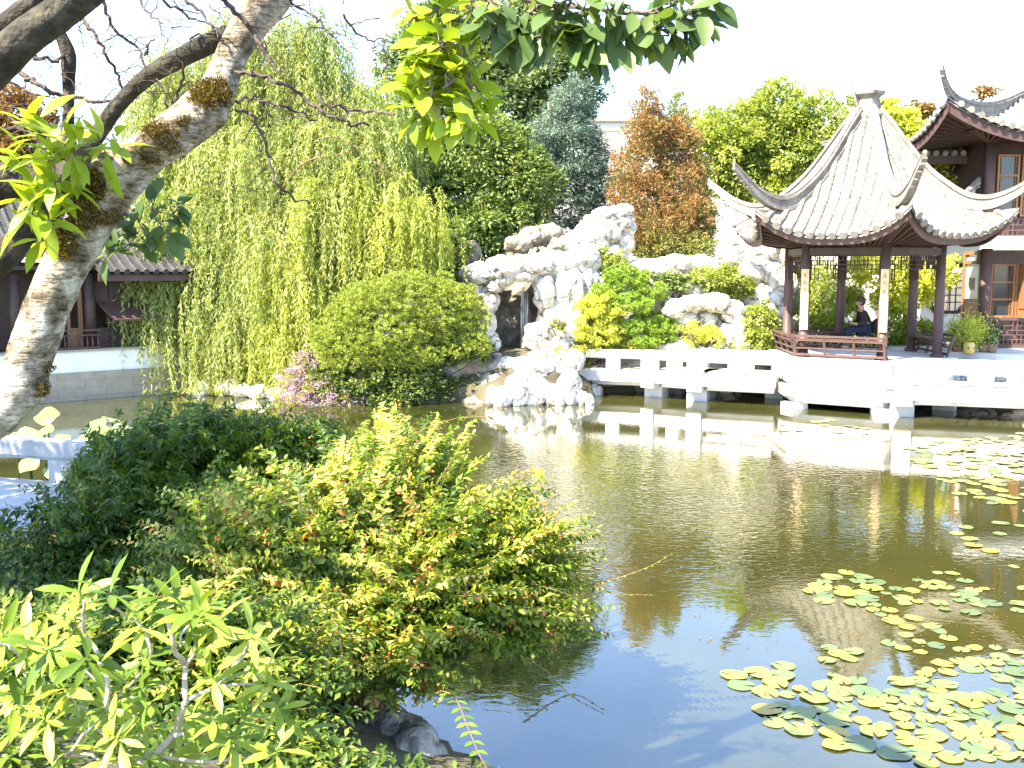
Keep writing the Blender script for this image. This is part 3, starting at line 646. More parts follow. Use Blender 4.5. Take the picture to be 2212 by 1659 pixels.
# ridge band that sweeps up to the right above the front eave, as a parallel eave ridge
V1 = [(hx0-.75, EY+.5, 7.9), (hx0-.2, EY+.55, 7.45), (hx0+.6, EY+.65, 7.28), (hx0+1.5, EY+.8, 7.38), (hx0+2.6, EY+1., 7.7)]
build('eave_fascia', [(np.array([[*SF(s, 3.96)[:2], SF(s, 3.96)[2]-.05-d] for s in np.linspace(0, 6.4, 33) for d in (0, .24)]), np.array([[2*i, 2*i+1, 2*i+3, 2*i+2] for i in range(32)])), (np.array([[*SL(s, 3.96)[:2], SL(s, 3.96)[2]-.05-d] for s in np.linspace(0, 5.4, 33) for d in (0, .24)]), np.array([[2*i, 2*i+2, 2*i+3, 2*i+1] for i in range(32)]))], M['redwood'], hall)
so_ = []
for s in np.linspace(.1, 6.4, 34): so_.append(beam(SF(s, 3.93)-[0, 0, .22], (EX+max(s, 1.6), hy+.1, 6.4), .05, .06))
for s in np.linspace(.1, 5.4, 30): so_.append(beam(SL(s, 3.93)-[0, 0, .22], (hx0-.02, EY+max(s, 1.2), 6.5), .05, .06))
so_.append(box((hx0+2.5, hy-.5, 6.62), (6.5, 1.1, .04)))
for fn_, c_ in ((SF, lambda s: (EX+max(s, 1.6), hy+.1, 6.45)), (SL, lambda s: (hx0-.02, EY+max(s, 1.2), 6.45))):
    ss_ = np.linspace(.05, 5.4, 30); V = np.array([q for s in ss_ for q in (fn_(s, 3.95)-[0, 0, .16], c_(s))]); so_.append((V, np.array([[2*i, 2*i+1, 2*i+3, 2*i+2] for i in range(29)])))
build('eave_soffit', so_, M['darkwood'], hall)
# lower rear wing with its own tiled eave
def SW(s, n): t = 1.8-n; return np.array([hx0-2.6+s, hy+1.1+t, 6.25+.42*t+.10*t*t+.15*max(0, 1-s/1.5)**2])
sh3, tb3 = tiled(SW, (0, 2.9), lambda s: 0, lambda s: 1.8, .24, .062, .2)
build('wing_roof', sh3+tb3, M['tile'], hall)
def wpt(r_, h_): return np.array([hx0-2.75+r_, hy+2.55, h_])
wpt.side = np.array([0, 1., 0]); ridge(wpt, [(3.0, 7.6), (2.2, 7.35), (1.4, 7.12), (.7, 6.98), (.0, 6.85), (-.7, 6.75)], .9, .18, 'wing_ridge', hall, M['tile'])
build('wing_fascia', [box((hx0-1.2, hy+1.14, 6.09), (2.8, .08, .22))], M['redwood'], hall)

# far white garden wall with octagonal lattice window
WY = 29.6
wl = thing('garden_wall', 'white plastered garden wall with dark octagonal window behind the pavilion', 'wall', (10, WY, 1.1))
p0 = at(1660, 600, WY)[0]; p1 = at(2110, 600, WY)[0]; oc = at(2042, 622, WY); orx = 40/FPX*WY*1.03; orz = 50/FPX*WY*1.03
build('wall_body', [box(((p0+oc[0]-orx)/2, WY, 2.55), (oc[0]-orx-p0, .24, 3.0)), box(((p1+oc[0]+orx)/2, WY, 2.55), (p1-oc[0]-orx, .24, 3.0)), box((oc[0], WY, (oc[2]+orz+4.05)/2), (2*orx, .24, 4.05-oc[2]-orz)), box((oc[0], WY, (oc[2]-orz+1.05)/2), (2*orx, .24, oc[2]-orz-1.05))]+
      [(lambda x, z, sx, sz: (np.array([[x, WY+e, z] for e in (-.12, .12)]+[[x+sx*orx*.42, WY+e, z] for e in (-.12, .12)]+[[x, WY+e, z+sz*orz*.42] for e in (-.12, .12)]), [[0, 2, 4], [1, 5, 3], [2, 3, 5, 4], [0, 1, 3, 2], [0, 4, 5, 1]]))(oc[0]+a*orx, oc[2]+b*orz, -a, -b) for a in (-1, 1) for b in (-1, 1)], M['plaster'], wl)
ang8 = [(-1, -.58), (-.58, -1), (.58, -1), (1, -.58), (1, .58), (.58, 1), (-.58, 1), (-1, .58)]
fr = []
for k in range(8):
    a, b = ang8[k], ang8[(k+1) % 8]; fr.append(beam((oc[0]+a[0]*orx, WY-.16, oc[2]+a[1]*orz), (oc[0]+b[0]*orx, WY-.16, oc[2]+b[1]*orz), .10, .11, up=(0, 1, 0)))
fr += [box((oc[0], WY+.06, oc[2]+v*orz), (2*orx*.97, .03, .03)) for v in (-.6, -.3, 0, .3, .6)]+[box((oc[0]+v*orx, WY+.05, oc[2]), (.03, .03, 1.9*orz)) for v in (-.6, -.3, 0, .3, .6)]
ow = build('octagon_window', fr, M['darkwood'], wl)
build('wall_coping', [box(((p0+p1)/2, WY, 4.12), (p1-p0+.1, .5, .10)), box(((p0+p1)/2, WY, 4.2), (p1-p0, .3, .10))], M['tilegrey'], wl)

# left veranda hall
wa, wb = gz(117, 869)[:2], gz(400, 847)[:2]; wd_ = unit(wb-wa); wn = np.array([wd_[1], -wd_[0]]); rzL = math.atan2(wd_[1], wd_[0])
lh = thing('veranda_hall', 'dark timber veranda hall on a white and grey stone wall at left', 'hall', (*((wa+wb)/2), 0))
def LP(s, out, z): return np.array([*(wa+wd_*s-wn*(-out)), z])
def lbox(s0, s1, o0, o1, z0, z1): c = LP((s0+s1)/2, (o0+o1)/2, (z0+z1)/2); return box(c, (s1-s0, abs(o1-o0), z1-z0), rzL)
S0, S1 = -5.0, 5.2
bl = []
for r_ in range(4):
    z = -.1+r_*.2; s = S0+(r_ % 2)*.5
    while s < S1: e = min(s+1.15, S1); bl.append(lbox(s, e-.006, -.6, .0+((int(s*7)+r_) % 3)*.003, z, z+.196)); s = e
build('stone_plinth', bl+[lbox(S0, S1, -.7, -.02, -.5, .68)], M['greystone'], lh)
build('white_wall', [lbox(S0, S1, -.5, -.05, .68, 1.2)], M['plaster'], lh)
build('wall_cap', [lbox(S0, S1, -.45, .02, 1.2, 1.25)], M['greystone'], lh)
def sX(X, out=-.3):   # wall coordinate seen at photo column X
    v = ray(X, 600)[:2]; o = wa+wn*out; Mx = np.array([v, -wd_]).T; t, s = np.linalg.solve(Mx, o); return s
for X in (30, 193, 345): 
    s = sX(X); build('column', [tube([LP(s, -.35, 1.2), LP(s, -.35, 3.1)], [.14, .13], 14)], M['darkwood'], lh, True)
build('back_wall', [lbox(S0, S1, -1.9, -1.8, 1.2, 3.4), lbox(S0, S1, -1.9, -.3, 3.2, 3.3), lbox(S0, S1, -1.8, -.5, 1.1, 1.2)], M['darkwood'], lh)
s0, s1 = sX(205), sX(345)
build('lattice_window', [lbox(s0, s1, -.55, -.50, 1.25, 1.75), lbox(s0, s1, -.56, -.5, 2.45, 3.1)]+[lbox(s0+(s1-s0)*k/4-.03, s0+(s1-s0)*k/4+.03, -.50, -.45, 1.25, 3.1) for k in range(5)]+[lbox(s0, s1, -.50, -.46, z, z+.04) for z in (1.28, 1.7, 2.42, 3.0)], M['darkwood'], lh)
fl = np.array([LP(s0+.05, -.45, 2.42), LP(s1, -.45, 2.42), LP(s1+.05, .25, 1.98), LP(s0+.25, .25, 1.98)]); build('awning_flap', [(np.concatenate([fl, fl-[0, 0, .04]]), BF)], M['redwood'], lh)
s2, s3 = sX(147), sX(181)
build('door', [lbox(s2, s3, -.62, -.55, 1.2, 1.75), lbox(s2, s2+.07, -.62, -.55, 1.75, 2.9), lbox(s3-.1, s3, -.62, -.55, 1.75, 2.9), lbox(s2, s3, -.62, -.55, 2.8, 2.95)], M['orangewood'], lh)
sa, sb = sX(20, -.05), sX(212, -.05); rl = [lbox(sa, sb, -.12, -.05, 1.70, 1.74), lbox(sa, sb, -.11, -.06, 1.58, 1.61), lbox(sa, sb, -.12, -.05, 1.27, 1.31)]
k = sa
while k < sb:
    rl.append(tube([LP(k, -.09, 1.30), LP(k, -.04, 1.38), LP(k, -.07, 1.48), LP(k, -.09, 1.6)], [.022, .03, .016, .014], 6)); k += .13
build('balustrade', rl, M['redwood'], lh)
def SV(s, n): t = 2.4-n; return np.array([*(wa+wd_*s+wn*(.55-t)), 3.16+.38*t+.12*t*t])
e0 = sX(214, .5)
shv, tbv = tiled(SV, (e0, S1), lambda s: 0, lambda s: 2.4, .24, .06, .2)
build('roof', shv+tbv, M['tilegrey'], lh)
def SV2(s, n): t = 2.4-n; return np.array([*(wa+wd_*s+wn*(.1-t)), 3.75+.38*t+.12*t*t])
shv, tbv = tiled(SV2, (S0, e0-.1), lambda s: 0, lambda s: 2.4, .24, .06, .2)
build('roof', shv+tbv, M['tilegrey'], lh)
build('fascia', [lbox(e0, S1, .42, .48, 2.93, 3.12), lbox(S0, e0, -.05, .02, 3.5, 3.72)], M['redwood'], lh)

# distant pale building
fb = thing('distant_building', 'pale flat roofed building far behind the rust coloured conifer', 'building', (*at(1400, 580, 62)[:2], 1))
c0 = at(1415, 262, 62); 
build('wall', [box((c0[0], 66, c0[2]/2-.3), (13, 8, c0[2]+.6))], M['cream'], fb)
build('cornice', [box((c0[0], 66, c0[2]+.10), (13.5, 8.6, .28)), box((c0[0], 66, c0[2]-.5), (13.15, 8.2, .14))], M['greystone'], fb)
build('window', [box((c0[0]+d, 61.98, c0[2]-2.6), (1.1, .12, 1.5)) for d in (-5,)], M['glass'], fb)

#SECTION rocks
rocks('grotto_rock', 'big white limestone grotto hill with the dark cave opening and waterfall', [
 (1038, 590, 42, 24, 26.2), (1095, 578, 50, 24, 26.0, .6), (1150, 574, 50, 26, 26.2), (1205, 572, 50, 30, 26.6), (1262, 562, 40, 36, 26.8),
 (1025, 618, 32, 28, 26.4), (1052, 650, 26, 34, 26.3), (1040, 700, 30, 40, 26.1), (1060, 740, 22, 26, 26.0), (1072, 618, 18, 14, 26.0), (1128, 598, 20, 12, 25.8, .3), (1090, 604, 22, 12, 25.9, .3),
 (1176, 632, 24, 40, 26.2), (1190, 690, 30, 46, 26.4), (1222, 640, 42, 66, 26.5), (1265, 628, 32, 60, 26.7), (1235, 710, 46, 46, 26.3), (1262, 680, 34, 56, 26.8), (1165, 730, 32, 34, 25.9, .5), (1205, 750, 34, 22, 25.8),
 (985, 612, 30, 34, 27.2), (1000, 660, 30, 44, 27.0), (1008, 720, 30, 40, 26.6),
 (985, 640, 30, 40, 27.4)], M['rock'])
rocks('cave_back', None, [(1110, 690, 70, 110, 28.4, .7), (1120, 610, 90, 60, 28.2, .9)], M['darkrock'], cat=None, parent=bpy.data.objects['grotto_rock'])  # darker stone paints the cave's gloom onto its back
rocks('pinnacle_rock', 'tall white pinnacle rock leaning over the top of the grotto', [
 (1300, 505, 42, 44, 28.0), (1338, 478, 30, 26, 28.0), (1318, 462, 40, 16, 28.0, .5), (1350, 455, 20, 14, 28.0), (1358, 492, 16, 16, 28.0), (1345, 525, 24, 36, 28.1), (1270, 505, 26, 26, 28.1), (1262, 528, 30, 24, 27.8), (1300, 548, 36, 34, 27.9), (1325, 550, 22, 26, 27.8)], M['rock'])
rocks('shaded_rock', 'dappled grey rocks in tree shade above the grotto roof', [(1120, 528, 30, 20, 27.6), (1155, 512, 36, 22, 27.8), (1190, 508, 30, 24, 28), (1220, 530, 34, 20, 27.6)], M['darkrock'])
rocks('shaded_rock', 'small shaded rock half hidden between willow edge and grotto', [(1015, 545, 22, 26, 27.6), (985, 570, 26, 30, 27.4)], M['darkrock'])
rocks('waterside_rock', 'white boulders piled at the water between pine and zigzag bridge', [
 (1084, 862, 22, 28, 23.6), (1120, 846, 30, 44, 23.8), (1160, 850, 32, 40, 23.9), (1150, 800, 46, 34, 24.6), (1200, 860, 26, 30, 23.8), (1228, 842, 26, 44, 24.0), (1252, 862, 16, 22, 23.9), (1272, 868, 12, 18, 23.9), (1205, 800, 32, 30, 24.8), (1235, 780, 30, 26, 25.0), (1110, 790, 40, 20, 24.8), (1175, 775, 40, 20, 25.2), (1062, 856, 12, 24, 23.7)], M['rock'])
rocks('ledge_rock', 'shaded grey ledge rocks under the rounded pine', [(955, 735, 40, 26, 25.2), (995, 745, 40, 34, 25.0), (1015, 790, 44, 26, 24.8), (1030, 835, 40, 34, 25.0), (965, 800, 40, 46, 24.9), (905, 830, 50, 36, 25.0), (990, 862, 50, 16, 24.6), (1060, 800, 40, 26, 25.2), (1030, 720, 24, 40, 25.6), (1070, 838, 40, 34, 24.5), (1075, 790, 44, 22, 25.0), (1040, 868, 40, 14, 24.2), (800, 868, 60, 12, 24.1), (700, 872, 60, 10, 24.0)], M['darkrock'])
rocks('rock_wall', 'white layered rocks along the slope below the rust coloured conifer', [
 (1350, 596, 46, 24, 27.6), (1405, 578, 44, 22, 28.0), (1460, 572, 44, 22, 28.2), (1515, 575, 40, 22, 28.4), (1440, 612, 40, 34, 27.6), (1500, 622, 40, 30, 27.4), (1390, 640, 40, 50, 28.0), (1560, 590, 40, 28, 28.2), (1570, 640, 50, 40, 28.2), (1330, 640, 40, 50, 27.8), (1300, 700, 50, 50, 27.6), (1380, 720, 60, 40, 28.0)], M['rock'])
rocks('tall_rock', 'tall white cliff of stacked rocks directly left of the pavilion columns', [
 (1590, 545, 40, 34, 27.8), (1580, 512, 24, 20, 28.2), (1640, 548, 44, 26, 27.6), (1690, 560, 40, 26, 27.8), (1640, 590, 50, 34, 27.4), (1680, 620, 40, 40, 27.4), (1665, 670, 40, 46, 27.0), (1640, 640, 34, 30, 27.2), (1740, 580, 36, 30, 28.2), (1720, 640, 30, 40, 28), (1690, 720, 40, 30, 27.5)], M['rock'])
rocks('arch_rock', 'low white hollow rock arch standing behind the zigzag bridge', [
 (1458, 668, 26, 20, 26.0), (1500, 655, 36, 18, 26.0), (1545, 652, 36, 20, 26.0), (1585, 672, 26, 22, 26.0), (1480, 690, 26, 16, 26.2), (1525, 690, 24, 18, 26.3), (1595, 720, 18, 40, 25.9), (1570, 735, 20, 36, 25.9), (1545, 712, 30, 26, 26.6), (1500, 730, 34, 34, 26.6), (1600, 750, 22, 20, 25.8), (1460, 752, 40, 16, 25.9), (1530, 758, 50, 14, 25.8), (1450, 715, 22, 30, 26.8)], M['rock'])
rocks('bank_rock', 'pale rocks along the bank seen through the zigzag bridge railing', [(1300, 800, 40, 26, 26.2), (1370, 800, 50, 24, 26.4), (1450, 796, 50, 22, 26.6), (1530, 800, 50, 24, 26.4), (1610, 800, 50, 24, 26.2), (1690, 810, 40, 30, 26.4), (1285, 850, 18, 22, 25.6), (1560, 840, 40, 20, 26.4)], M['rock'], k=3)
rocks('terrace_rock', 'pale rocks below the terrace edge behind the right footbridge', [(2005, 832, 20, 14, 23.4), (2050, 824, 24, 18, 23.6), (2095, 826, 26, 20, 23.7), (2140, 820, 30, 24, 23.6), (2185, 824, 26, 22, 23.4), (2225, 826, 24, 26, 23.4), (2020, 848, 40, 16, 24.0), (2120, 850, 50, 18, 24.0), (2200, 850, 50, 18, 23.8)], M['rock'], k=3)
rocks('shore_rock', 'small brown rounded rock in the water below the left willow strands', [(366, 842, 16, 14, 26.2), (386, 838, 18, 18, 26.4), (400, 846, 12, 12, 26.3)], M['darkrock'], k=3)
rocks('shore_rock', 'low white shore rocks under the middle of the willow', [(440, 842, 22, 20, 25.6), (462, 815, 12, 36, 25.9), (490, 838, 26, 20, 25.5), (525, 845, 24, 16, 25.2), (560, 848, 24, 16, 25.0), (595, 852, 24, 16, 25.0), (420, 850, 14, 10, 25.7)], M['rock'], k=3)
rocks('front_rock', 'mottled boulder at the water edge below the foreground shrub', [(820, 1625, 110, 70, 5.9, .4), (890, 1655, 70, 80, 5.7, .4), (745, 1620, 60, 50, 6.0, .25), (660, 1700, 90, 60, 5.5, .3), (900, 1720, 60, 60, 5.4, .3), (780, 1720, 90, 60, 5.4, .3)], M['mottled'], k=5, rough=.26)
M['falls'] = surf('falling_water', [(.4, (.10, .09, .07)), (.55, (.45, .45, .44)), (.7, (.75, .76, .76))], 9, .15, .5, 14, stretch=(3, 3, .25), spec=.6)
c = at(1133, 690, 26.7); xs = np.linspace(-.10, .10, 15); zs = np.linspace(.75, -.75, 14); V = np.array([[c[0]+x, c[1]+.08*math.sin(x*23)+.03*math.sin(x*61)-.12*(1-(z+.75)/1.5), c[2]+z] for z in zs for x in xs])
i, j = np.meshgrid(np.arange(13), np.arange(14), indexing='ij'); q = (i*15+j).ravel()
f2 = at(1140, 745, 25.4); V2 = np.array([[f2[0]+x*1.6+.1, f2[1]+.06*math.sin(x*31)-.25*(1-(z+.75)/1.5)+.3, f2[2]+z*.45] for z in zs for x in xs])
FQ = np.stack([q, q+1, q+16, q+15], 1)
tag(build('waterfall', [(V, FQ), (V+[0, .03, 0], FQ[:, ::-1])], M['falls'], loc=c), 'thin white waterfall running down inside the dark cave', 'waterfall')
# small curved stone slab bridge before the grotto
aa = [at(1046+i*9, 764-10*math.sin(i/8*3.1)+i*2.2, 25.3-.05*i) for i in range(10)]
sb = thing('slab_bridge', 'little grey curved stone slab bridge in front of the grotto', 'bridge', aa[4]-[0, 0, .5])
build('slab_rail', [tube([p-[0, 0, .1] for p in aa], .05, 6)]+[beam(aa[i]-[0, 0, .22], aa[i+1]-[0, 0, .22], .08, .26) for i in range(9)], M['greystone'], sb); build('deck', [beam(aa[0]+[0, -.3, -.5], aa[-1]+[0, -.3, -.5], .9, .14)], M['stone'], sb)

#SECTION trees behind
tree('tall_evergreen', 'tall green broadleaf tree at centre rising behind the willow and grotto', 'tree',
     [(930, 120, 50, 80, 36), (1010, 110, 70, 90, 36), (1120, 90, 90, 80, 36), (1180, 150, 70, 90, 36), (1060, 230, 120, 120, 36), (930, 240, 60, 110, 36), (860, 230, 40, 60, 36), (1150, 260, 80, 100, 36), (1205, 150, 50, 80, 36), (1240, 150, 40, 60, 36), (1245, 230, 40, 60, 36.3), (1010, 60, 60, 40, 36), (880, 150, 40, 70, 36.5), (1100, 60, 60, 50, 36), (950, 70, 50, 50, 36)], 900, .60, 84, .17, .085, 'tall', r0=.25)
tree('blue_spruce', 'blue green spruce with drooping boughs right of the tall evergreen', 'tree',
     [(1240, 215, 28, 44, 33), (1235, 250, 44, 44, 33), (1215, 285, 60, 44, 33), (1235, 330, 75, 50, 33), (1250, 400, 75, 45, 33), (1240, 450, 70, 45, 33.5), (1165, 380, 50, 50, 33), (1285, 370, 40, 50, 33)], 480, .38, 95, .13, .028, 'spruce', r0=.2, flat=.5, updir=.1, droop=.15, trunkx=1185, crown_name='boughs')
tree('leafy_tree', 'bushy mid green tree standing directly behind the grotto rocks', 'tree',
     [(1010, 330, 110, 80, 30), (1080, 400, 100, 80, 30), (1000, 430, 100, 90, 30), (1110, 480, 70, 60, 29.5), (930, 420, 60, 110, 31), (1040, 500, 50, 50, 29), (905, 330, 50, 60, 32), (1140, 410, 50, 60, 30)], 430, .50, 110, .15, .07, 'broad', r0=.2)
tree('rust_conifer', 'broad conical conifer with rust brown foliage above the white rocks', 'tree',
     [(1397, 232, 12, 34, 31.0), (1395, 290, 32, 46, 31), (1388, 360, 50, 55, 31), (1385, 440, 58, 55, 31), (1410, 500, 70, 50, 30.5), (1460, 320, 35, 50, 31.5), (1470, 400, 50, 60, 31.3), (1480, 480, 55, 60, 30.8)], 620, .30, 85, .11, .035, 'rust', r0=.18, flat=.9, updir=.2, droop=-.35)
tree('slim_cypress', 'slim dark green cypress tip beside the rust conifer', 'tree', [(1464, 245, 9, 34, 31.8), (1465, 300, 16, 50, 31.8), (1500, 480, 40, 80, 31.2), (1510, 400, 24, 60, 31.6), (1450, 535, 90, 30, 30.2)], 330, .24, 80, .10, .03, 'rustgreen', r0=.08, flat=1, droop=-.4)
tree('round_tree', 'wide light green tree between the rust conifer and pavilion roof', 'tree',
     [(1590, 300, 80, 55, 35), (1680, 250, 80, 50, 35), (1770, 280, 80, 60, 35), (1700, 330, 120, 60, 35), (1590, 370, 70, 50, 35), (1660, 410, 80, 40, 34.5), (1560, 330, 50, 60, 35), (1740, 380, 60, 50, 35)], 380, .52, 130, .17, .07, 'round', r0=.22)
tree('golden_maple', 'bright yellow leaved maple between the pavilion and the hall', 'tree',
     [(1920, 260, 40, 26, 28), (1950, 300, 50, 40, 28), (1990, 350, 50, 36, 28), (2035, 385, 50, 30, 28), (2060, 410, 30, 16, 28), (1960, 400, 40, 40, 28.5), (1905, 330, 30, 60, 28.5),
      (1900, 580, 70, 36, 27.6), (1960, 620, 50, 50, 27.6), (2010, 600, 50, 40, 27.6), (1930, 650, 30, 26, 27.6)], 340, .26, 46, .12, .09, 'yellow', r0=.09, flat=.5)
tree('tall_yellow_tree', 'thin orange topped tree peeping over the hall roof', 'tree', [(2135, 200, 22, 8, 34), (1985, 240, 26, 12, 33)], 40, .2, 40, .12, .08, 'rust', r0=.08)
tree('autumn_tree', 'orange brown autumn tree at the far left edge behind the limbs', 'tree',
     [(20, 250, 60, 60, 32), (60, 330, 50, 60, 32), (0, 380, 60, 70, 32), (-60, 300, 60, 80, 32), (60, 250, 40, 30, 32)], 300, .42, 70, .13, .07, 'autumn', ground=1.1, r0=.2)
tree('backdrop_tree', 'dark green tree showing between willow and tall evergreen', 'tree', [(860, 330, 60, 90, 37), (880, 440, 70, 90, 36), (800, 520, 120, 70, 35), (640, 560, 160, 100, 35), (420, 480, 120, 120, 35)], 420, .6, 70, .19, .09, 'broad', r0=.2)

# bamboo and shrubs seen around the pavilion
def grassplant(name, label, el, n, ll, lw, leaf, cat='bamboo'):
    C, Rr = ells(el); k = rng.integers(0, len(C), n); P = C[k]+rdir(n)*Rr[k]*rng.uniform(.3, 1, n)[:, None]
    base = np.array([*C.mean(0)[:2], 1.1]); t = thing(name, label, cat, base)
    D = unit(rng.normal(size=(n, 3))*[.7, .7, .3]+[0, 0, -.9]); T = np.clip(rng.normal(.5, .25, n), 0, 1)
    build('foliage', [leafquads(P, D, rdir(n), ll*rng.uniform(.7, 1.3, n), lw, T)], M[leaf], t)
    st = [tube(smoothline([base+rng.normal(size=3)*[.5, .3, 0], (base+C[0])/2+rng.normal(size=3)*.2, C[rng.integers(len(C))]+rdir(1)[0]*.3], 5), .015, 5) for _ in range(16)]
    build('cane', st, M['bamboo'] if False else M['palestem'], t); return t
grassplant('bamboo_clump', 'light green bamboo with drooping leaves seen through the pavilion left bays', [(1770, 600, 60, 50, 27.8), (1790, 660, 50, 50, 27.8), (1740, 640, 40, 50, 27.8), (1840, 640, 30, 40, 27.9)], 5200, .26, .03, 'bamboo')
shrub('clipped_hedge', 'low bright green hedge behind the pavilion railing', 'hedge', [(1780, 718, 60, 34, 26.9), (1860, 722, 50, 30, 26.9), (1930, 718, 40, 30, 26.9), (1985, 722, 40, 28, 26.9)], 200, .2, 70, .07, .05, 'hedge')
shrub('leafy_shrub', 'yellow green leafy shrub left of the pavilion railing', 'shrub', [(1640, 700, 34, 40, 25.8), (1630, 740, 36, 26, 25.6), (1665, 740, 24, 30, 25.8)], 120, .18, 60, .08, .045, 'round')
shrub('rock_shrub', 'flat topped green shrub with orange tints on the white rocks', 'shrub', [(1560, 605, 50, 24, 27.0), (1520, 600, 36, 20, 27.1), (1595, 625, 26, 20, 27.0)], 110, .16, 55, .09, .045, 'round', ground=2.2)
shrub('rock_shrub', 'small dark green shrub low on the rocks right of cloud pine', 'shrub', [(1470, 612, 26, 14, 27.0), (1440, 600, 24, 14, 27.2)], 50, .14, 50, .08, .04, 'broad', ground=2.2)
shrub('yellow_shrub', 'bright yellow leaved shrub at the grotto foot beside cloud pine', 'shrub', [(1275, 690, 34, 52, 25.8), (1305, 680, 34, 44, 25.9), (1290, 725, 42, 22, 25.7), (1330, 720, 24, 30, 26)], 200, .15, 55, .08, .05, 'yellow')
shrub('trailing_plant', 'orange and green trailing plant behind the bridge rail start', 'plant', [(1230, 756, 34, 10, 25.3), (1290, 752, 40, 8, 25.6), (1370, 748, 40, 8, 25.8), (1265, 785, 30, 14, 25.9)], 90, .1, 40, .06, .035, 'hyper')
shrub('small_fern', 'little bright fern growing on the cave rock', 'fern', [(1205, 702, 10, 9, 25.4)], 14, .08, 20, .14, .02, 'hedge', ground=1.9)
shrub('climbing_shrub', 'small leafy shrub between pinnacle rock and white slope', 'shrub', [(1310, 575, 20, 22, 26.8), (1298, 555, 14, 16, 26.9), (1330, 560, 16, 14, 26.9)], 60, .13, 50, .07, .04, 'round', ground=3)
shrub('white_flower_shrub', 'pale flecked low shrub inside the rock arch', 'shrub', [(1500, 720, 26, 24, 25.7), (1540, 730, 24, 22, 25.6)], 60, .12, 40, .05, .035, 'yellow')
shrub('dry_shrub', 'dull olive shrub hanging beside the willow edge', 'shrub', [(985, 545, 26, 26, 26.8), (960, 590, 24, 30, 26.6), (985, 500, 20, 26, 27)], 90, .15, 50, .09, .04, 'broad', ground=2.0)

# pines
def needles(C, Rr, nt, tr, nn, ln, wd, lo=.85, updir=.5):
    P, d = clumps(C, Rr, nt, lo, .1); k = np.repeat(np.arange(len(P)), nn); ct = rng.uniform(0, 1, len(P))
    D = unit(rdir(len(k))+d[k]*.8+[0, 0, updir]); pos = P[k]+D*tr*.2
    return leafquads(pos, D, rdir(len(k)), ln*rng.uniform(.7, 1.2, len(k)), wd, np.clip(ct[k]*.6+.2+rng.normal(size=len(k))*.15, 0, 1))
def padded(C, Rr, npad, pr, flat=.45):
    P, d = clumps(C, Rr, npad, .8, .25); keep = d[:, 2] > -.75; P = P[keep]; s = pr*rng.uniform(.6, 1.3, len(P)); return P, np.c_[s, s, s*flat]
pt_ = thing('mounded_pine', 'wide rounded green pine beside the grotto above the water', 'pine', at(900, 800, 24.6)*[1, 1, 0]+[0, 0, .8])
C, Rr = ells([(880, 665, 130, 75, 24.8), (830, 700, 130, 80, 24.6), (950, 680, 85, 66, 24.8), (770, 740, 90, 60, 24.3), (1000, 700, 40, 30, 24.6), (720, 745, 50, 40, 24.3), (1015, 755, 34, 26, 24.4), (880, 760, 90, 34, 24.4)])
Cp, Rp = padded(C, Rr, 430, .26, .5)
build('crown', [needles(Cp, Rp, 8500, .1, 13, .085, .022, .8, .9)], M['pine'], pt_)
build('trunk', [tube(smoothline([at(900, 850, 25), at(890, 800, 24.9), at(930, 740, 25), at(880, 700, 25)], 10), np.linspace(.16, .07, 10), 9)]+[tube(smoothline([at(900, 790, 24.9), at(x, y+20, 24.8), at(x, y, 24.8)], 7), np.linspace(.07, .02, 7), 6) for x, y in ((780, 740), (1000, 720), (840, 690), (950, 670), (1010, 770), (740, 760))], M['bark'], pt_, True)
ct_ = thing('cloud_pine', 'small layered cloud pruned pine in front of the white rocks', 'pine', at(1390, 740, 26)*[1, 1, 0]+[0, 0, 1.1])
C, Rr = ells([(1355, 598, 42, 20, 26.2), (1310, 622, 26, 14, 26), (1400, 632, 40, 18, 26.2), (1360, 660, 46, 20, 25.8), (1405, 690, 36, 14, 26.3), (1425, 706, 34, 12, 26), (1380, 712, 40, 14, 25.8), (1420, 735, 36, 10, 25.9), (1385, 738, 26, 9, 25.7), (1330, 645, 26, 14, 25.9)])
Cp, Rp = padded(C, Rr, 190, .16, .5)
build('crown', [needles(Cp, Rp, 3600, .08, 13, .075, .02, .8, .9)], M['cloudpine'], ct_)
build('trunk', [tube(smoothline([at(1385, 755, 26.3), at(1410, 720, 26.4), at(1375, 680, 26.3), at(1395, 640, 26.4), at(1360, 605, 26.3)], 14), np.linspace(.10, .04, 14), 8)]+[tube(smoothline([at(1395, 690, 26.4), at(x, y, 26.1)], 4), np.linspace(.04, .015, 4), 6) for x, y in ((1420, 735), (1320, 640), (1420, 706), (1350, 660), (1400, 635))], M['bark'], ct_, True)
shrub('ivy_bank', 'dark ivy and shiny leaves trailing to the water under the mounded pine', 'ivy', [(860, 830, 90, 36, 24.2), (780, 835, 60, 34, 24.0), (930, 840, 50, 34, 24.3), (1010, 840, 40, 26, 24.6), (700, 830, 50, 36, 24.2), (1000, 770, 60, 16, 24.6), (850, 862, 60, 12, 23.8)], 300, .2, 55, .10, .06, 'ivy', ground=.3)
ps = thing('pink_shrub', 'hazy pink flowering shrub at the water edge under the willow', 'shrub', at(660, 850, 24)*[1, 1, 0]+[0, 0, .3])
C, Rr = ells([(640, 830, 36, 40, 24.2), (665, 790, 30, 40, 24.3), (690, 840, 50, 30, 24.0), (740, 860, 50, 16, 23.8), (650, 862, 44, 14, 23.9)])
build('flowers', [crown(C, Rr, 260, .14, 36, .035, .03, tspread=.3)], M['pink'], ps); build('foliage', [crown(C, Rr, 180, .15, 34, .05, .018)], M['hyper'], ps)

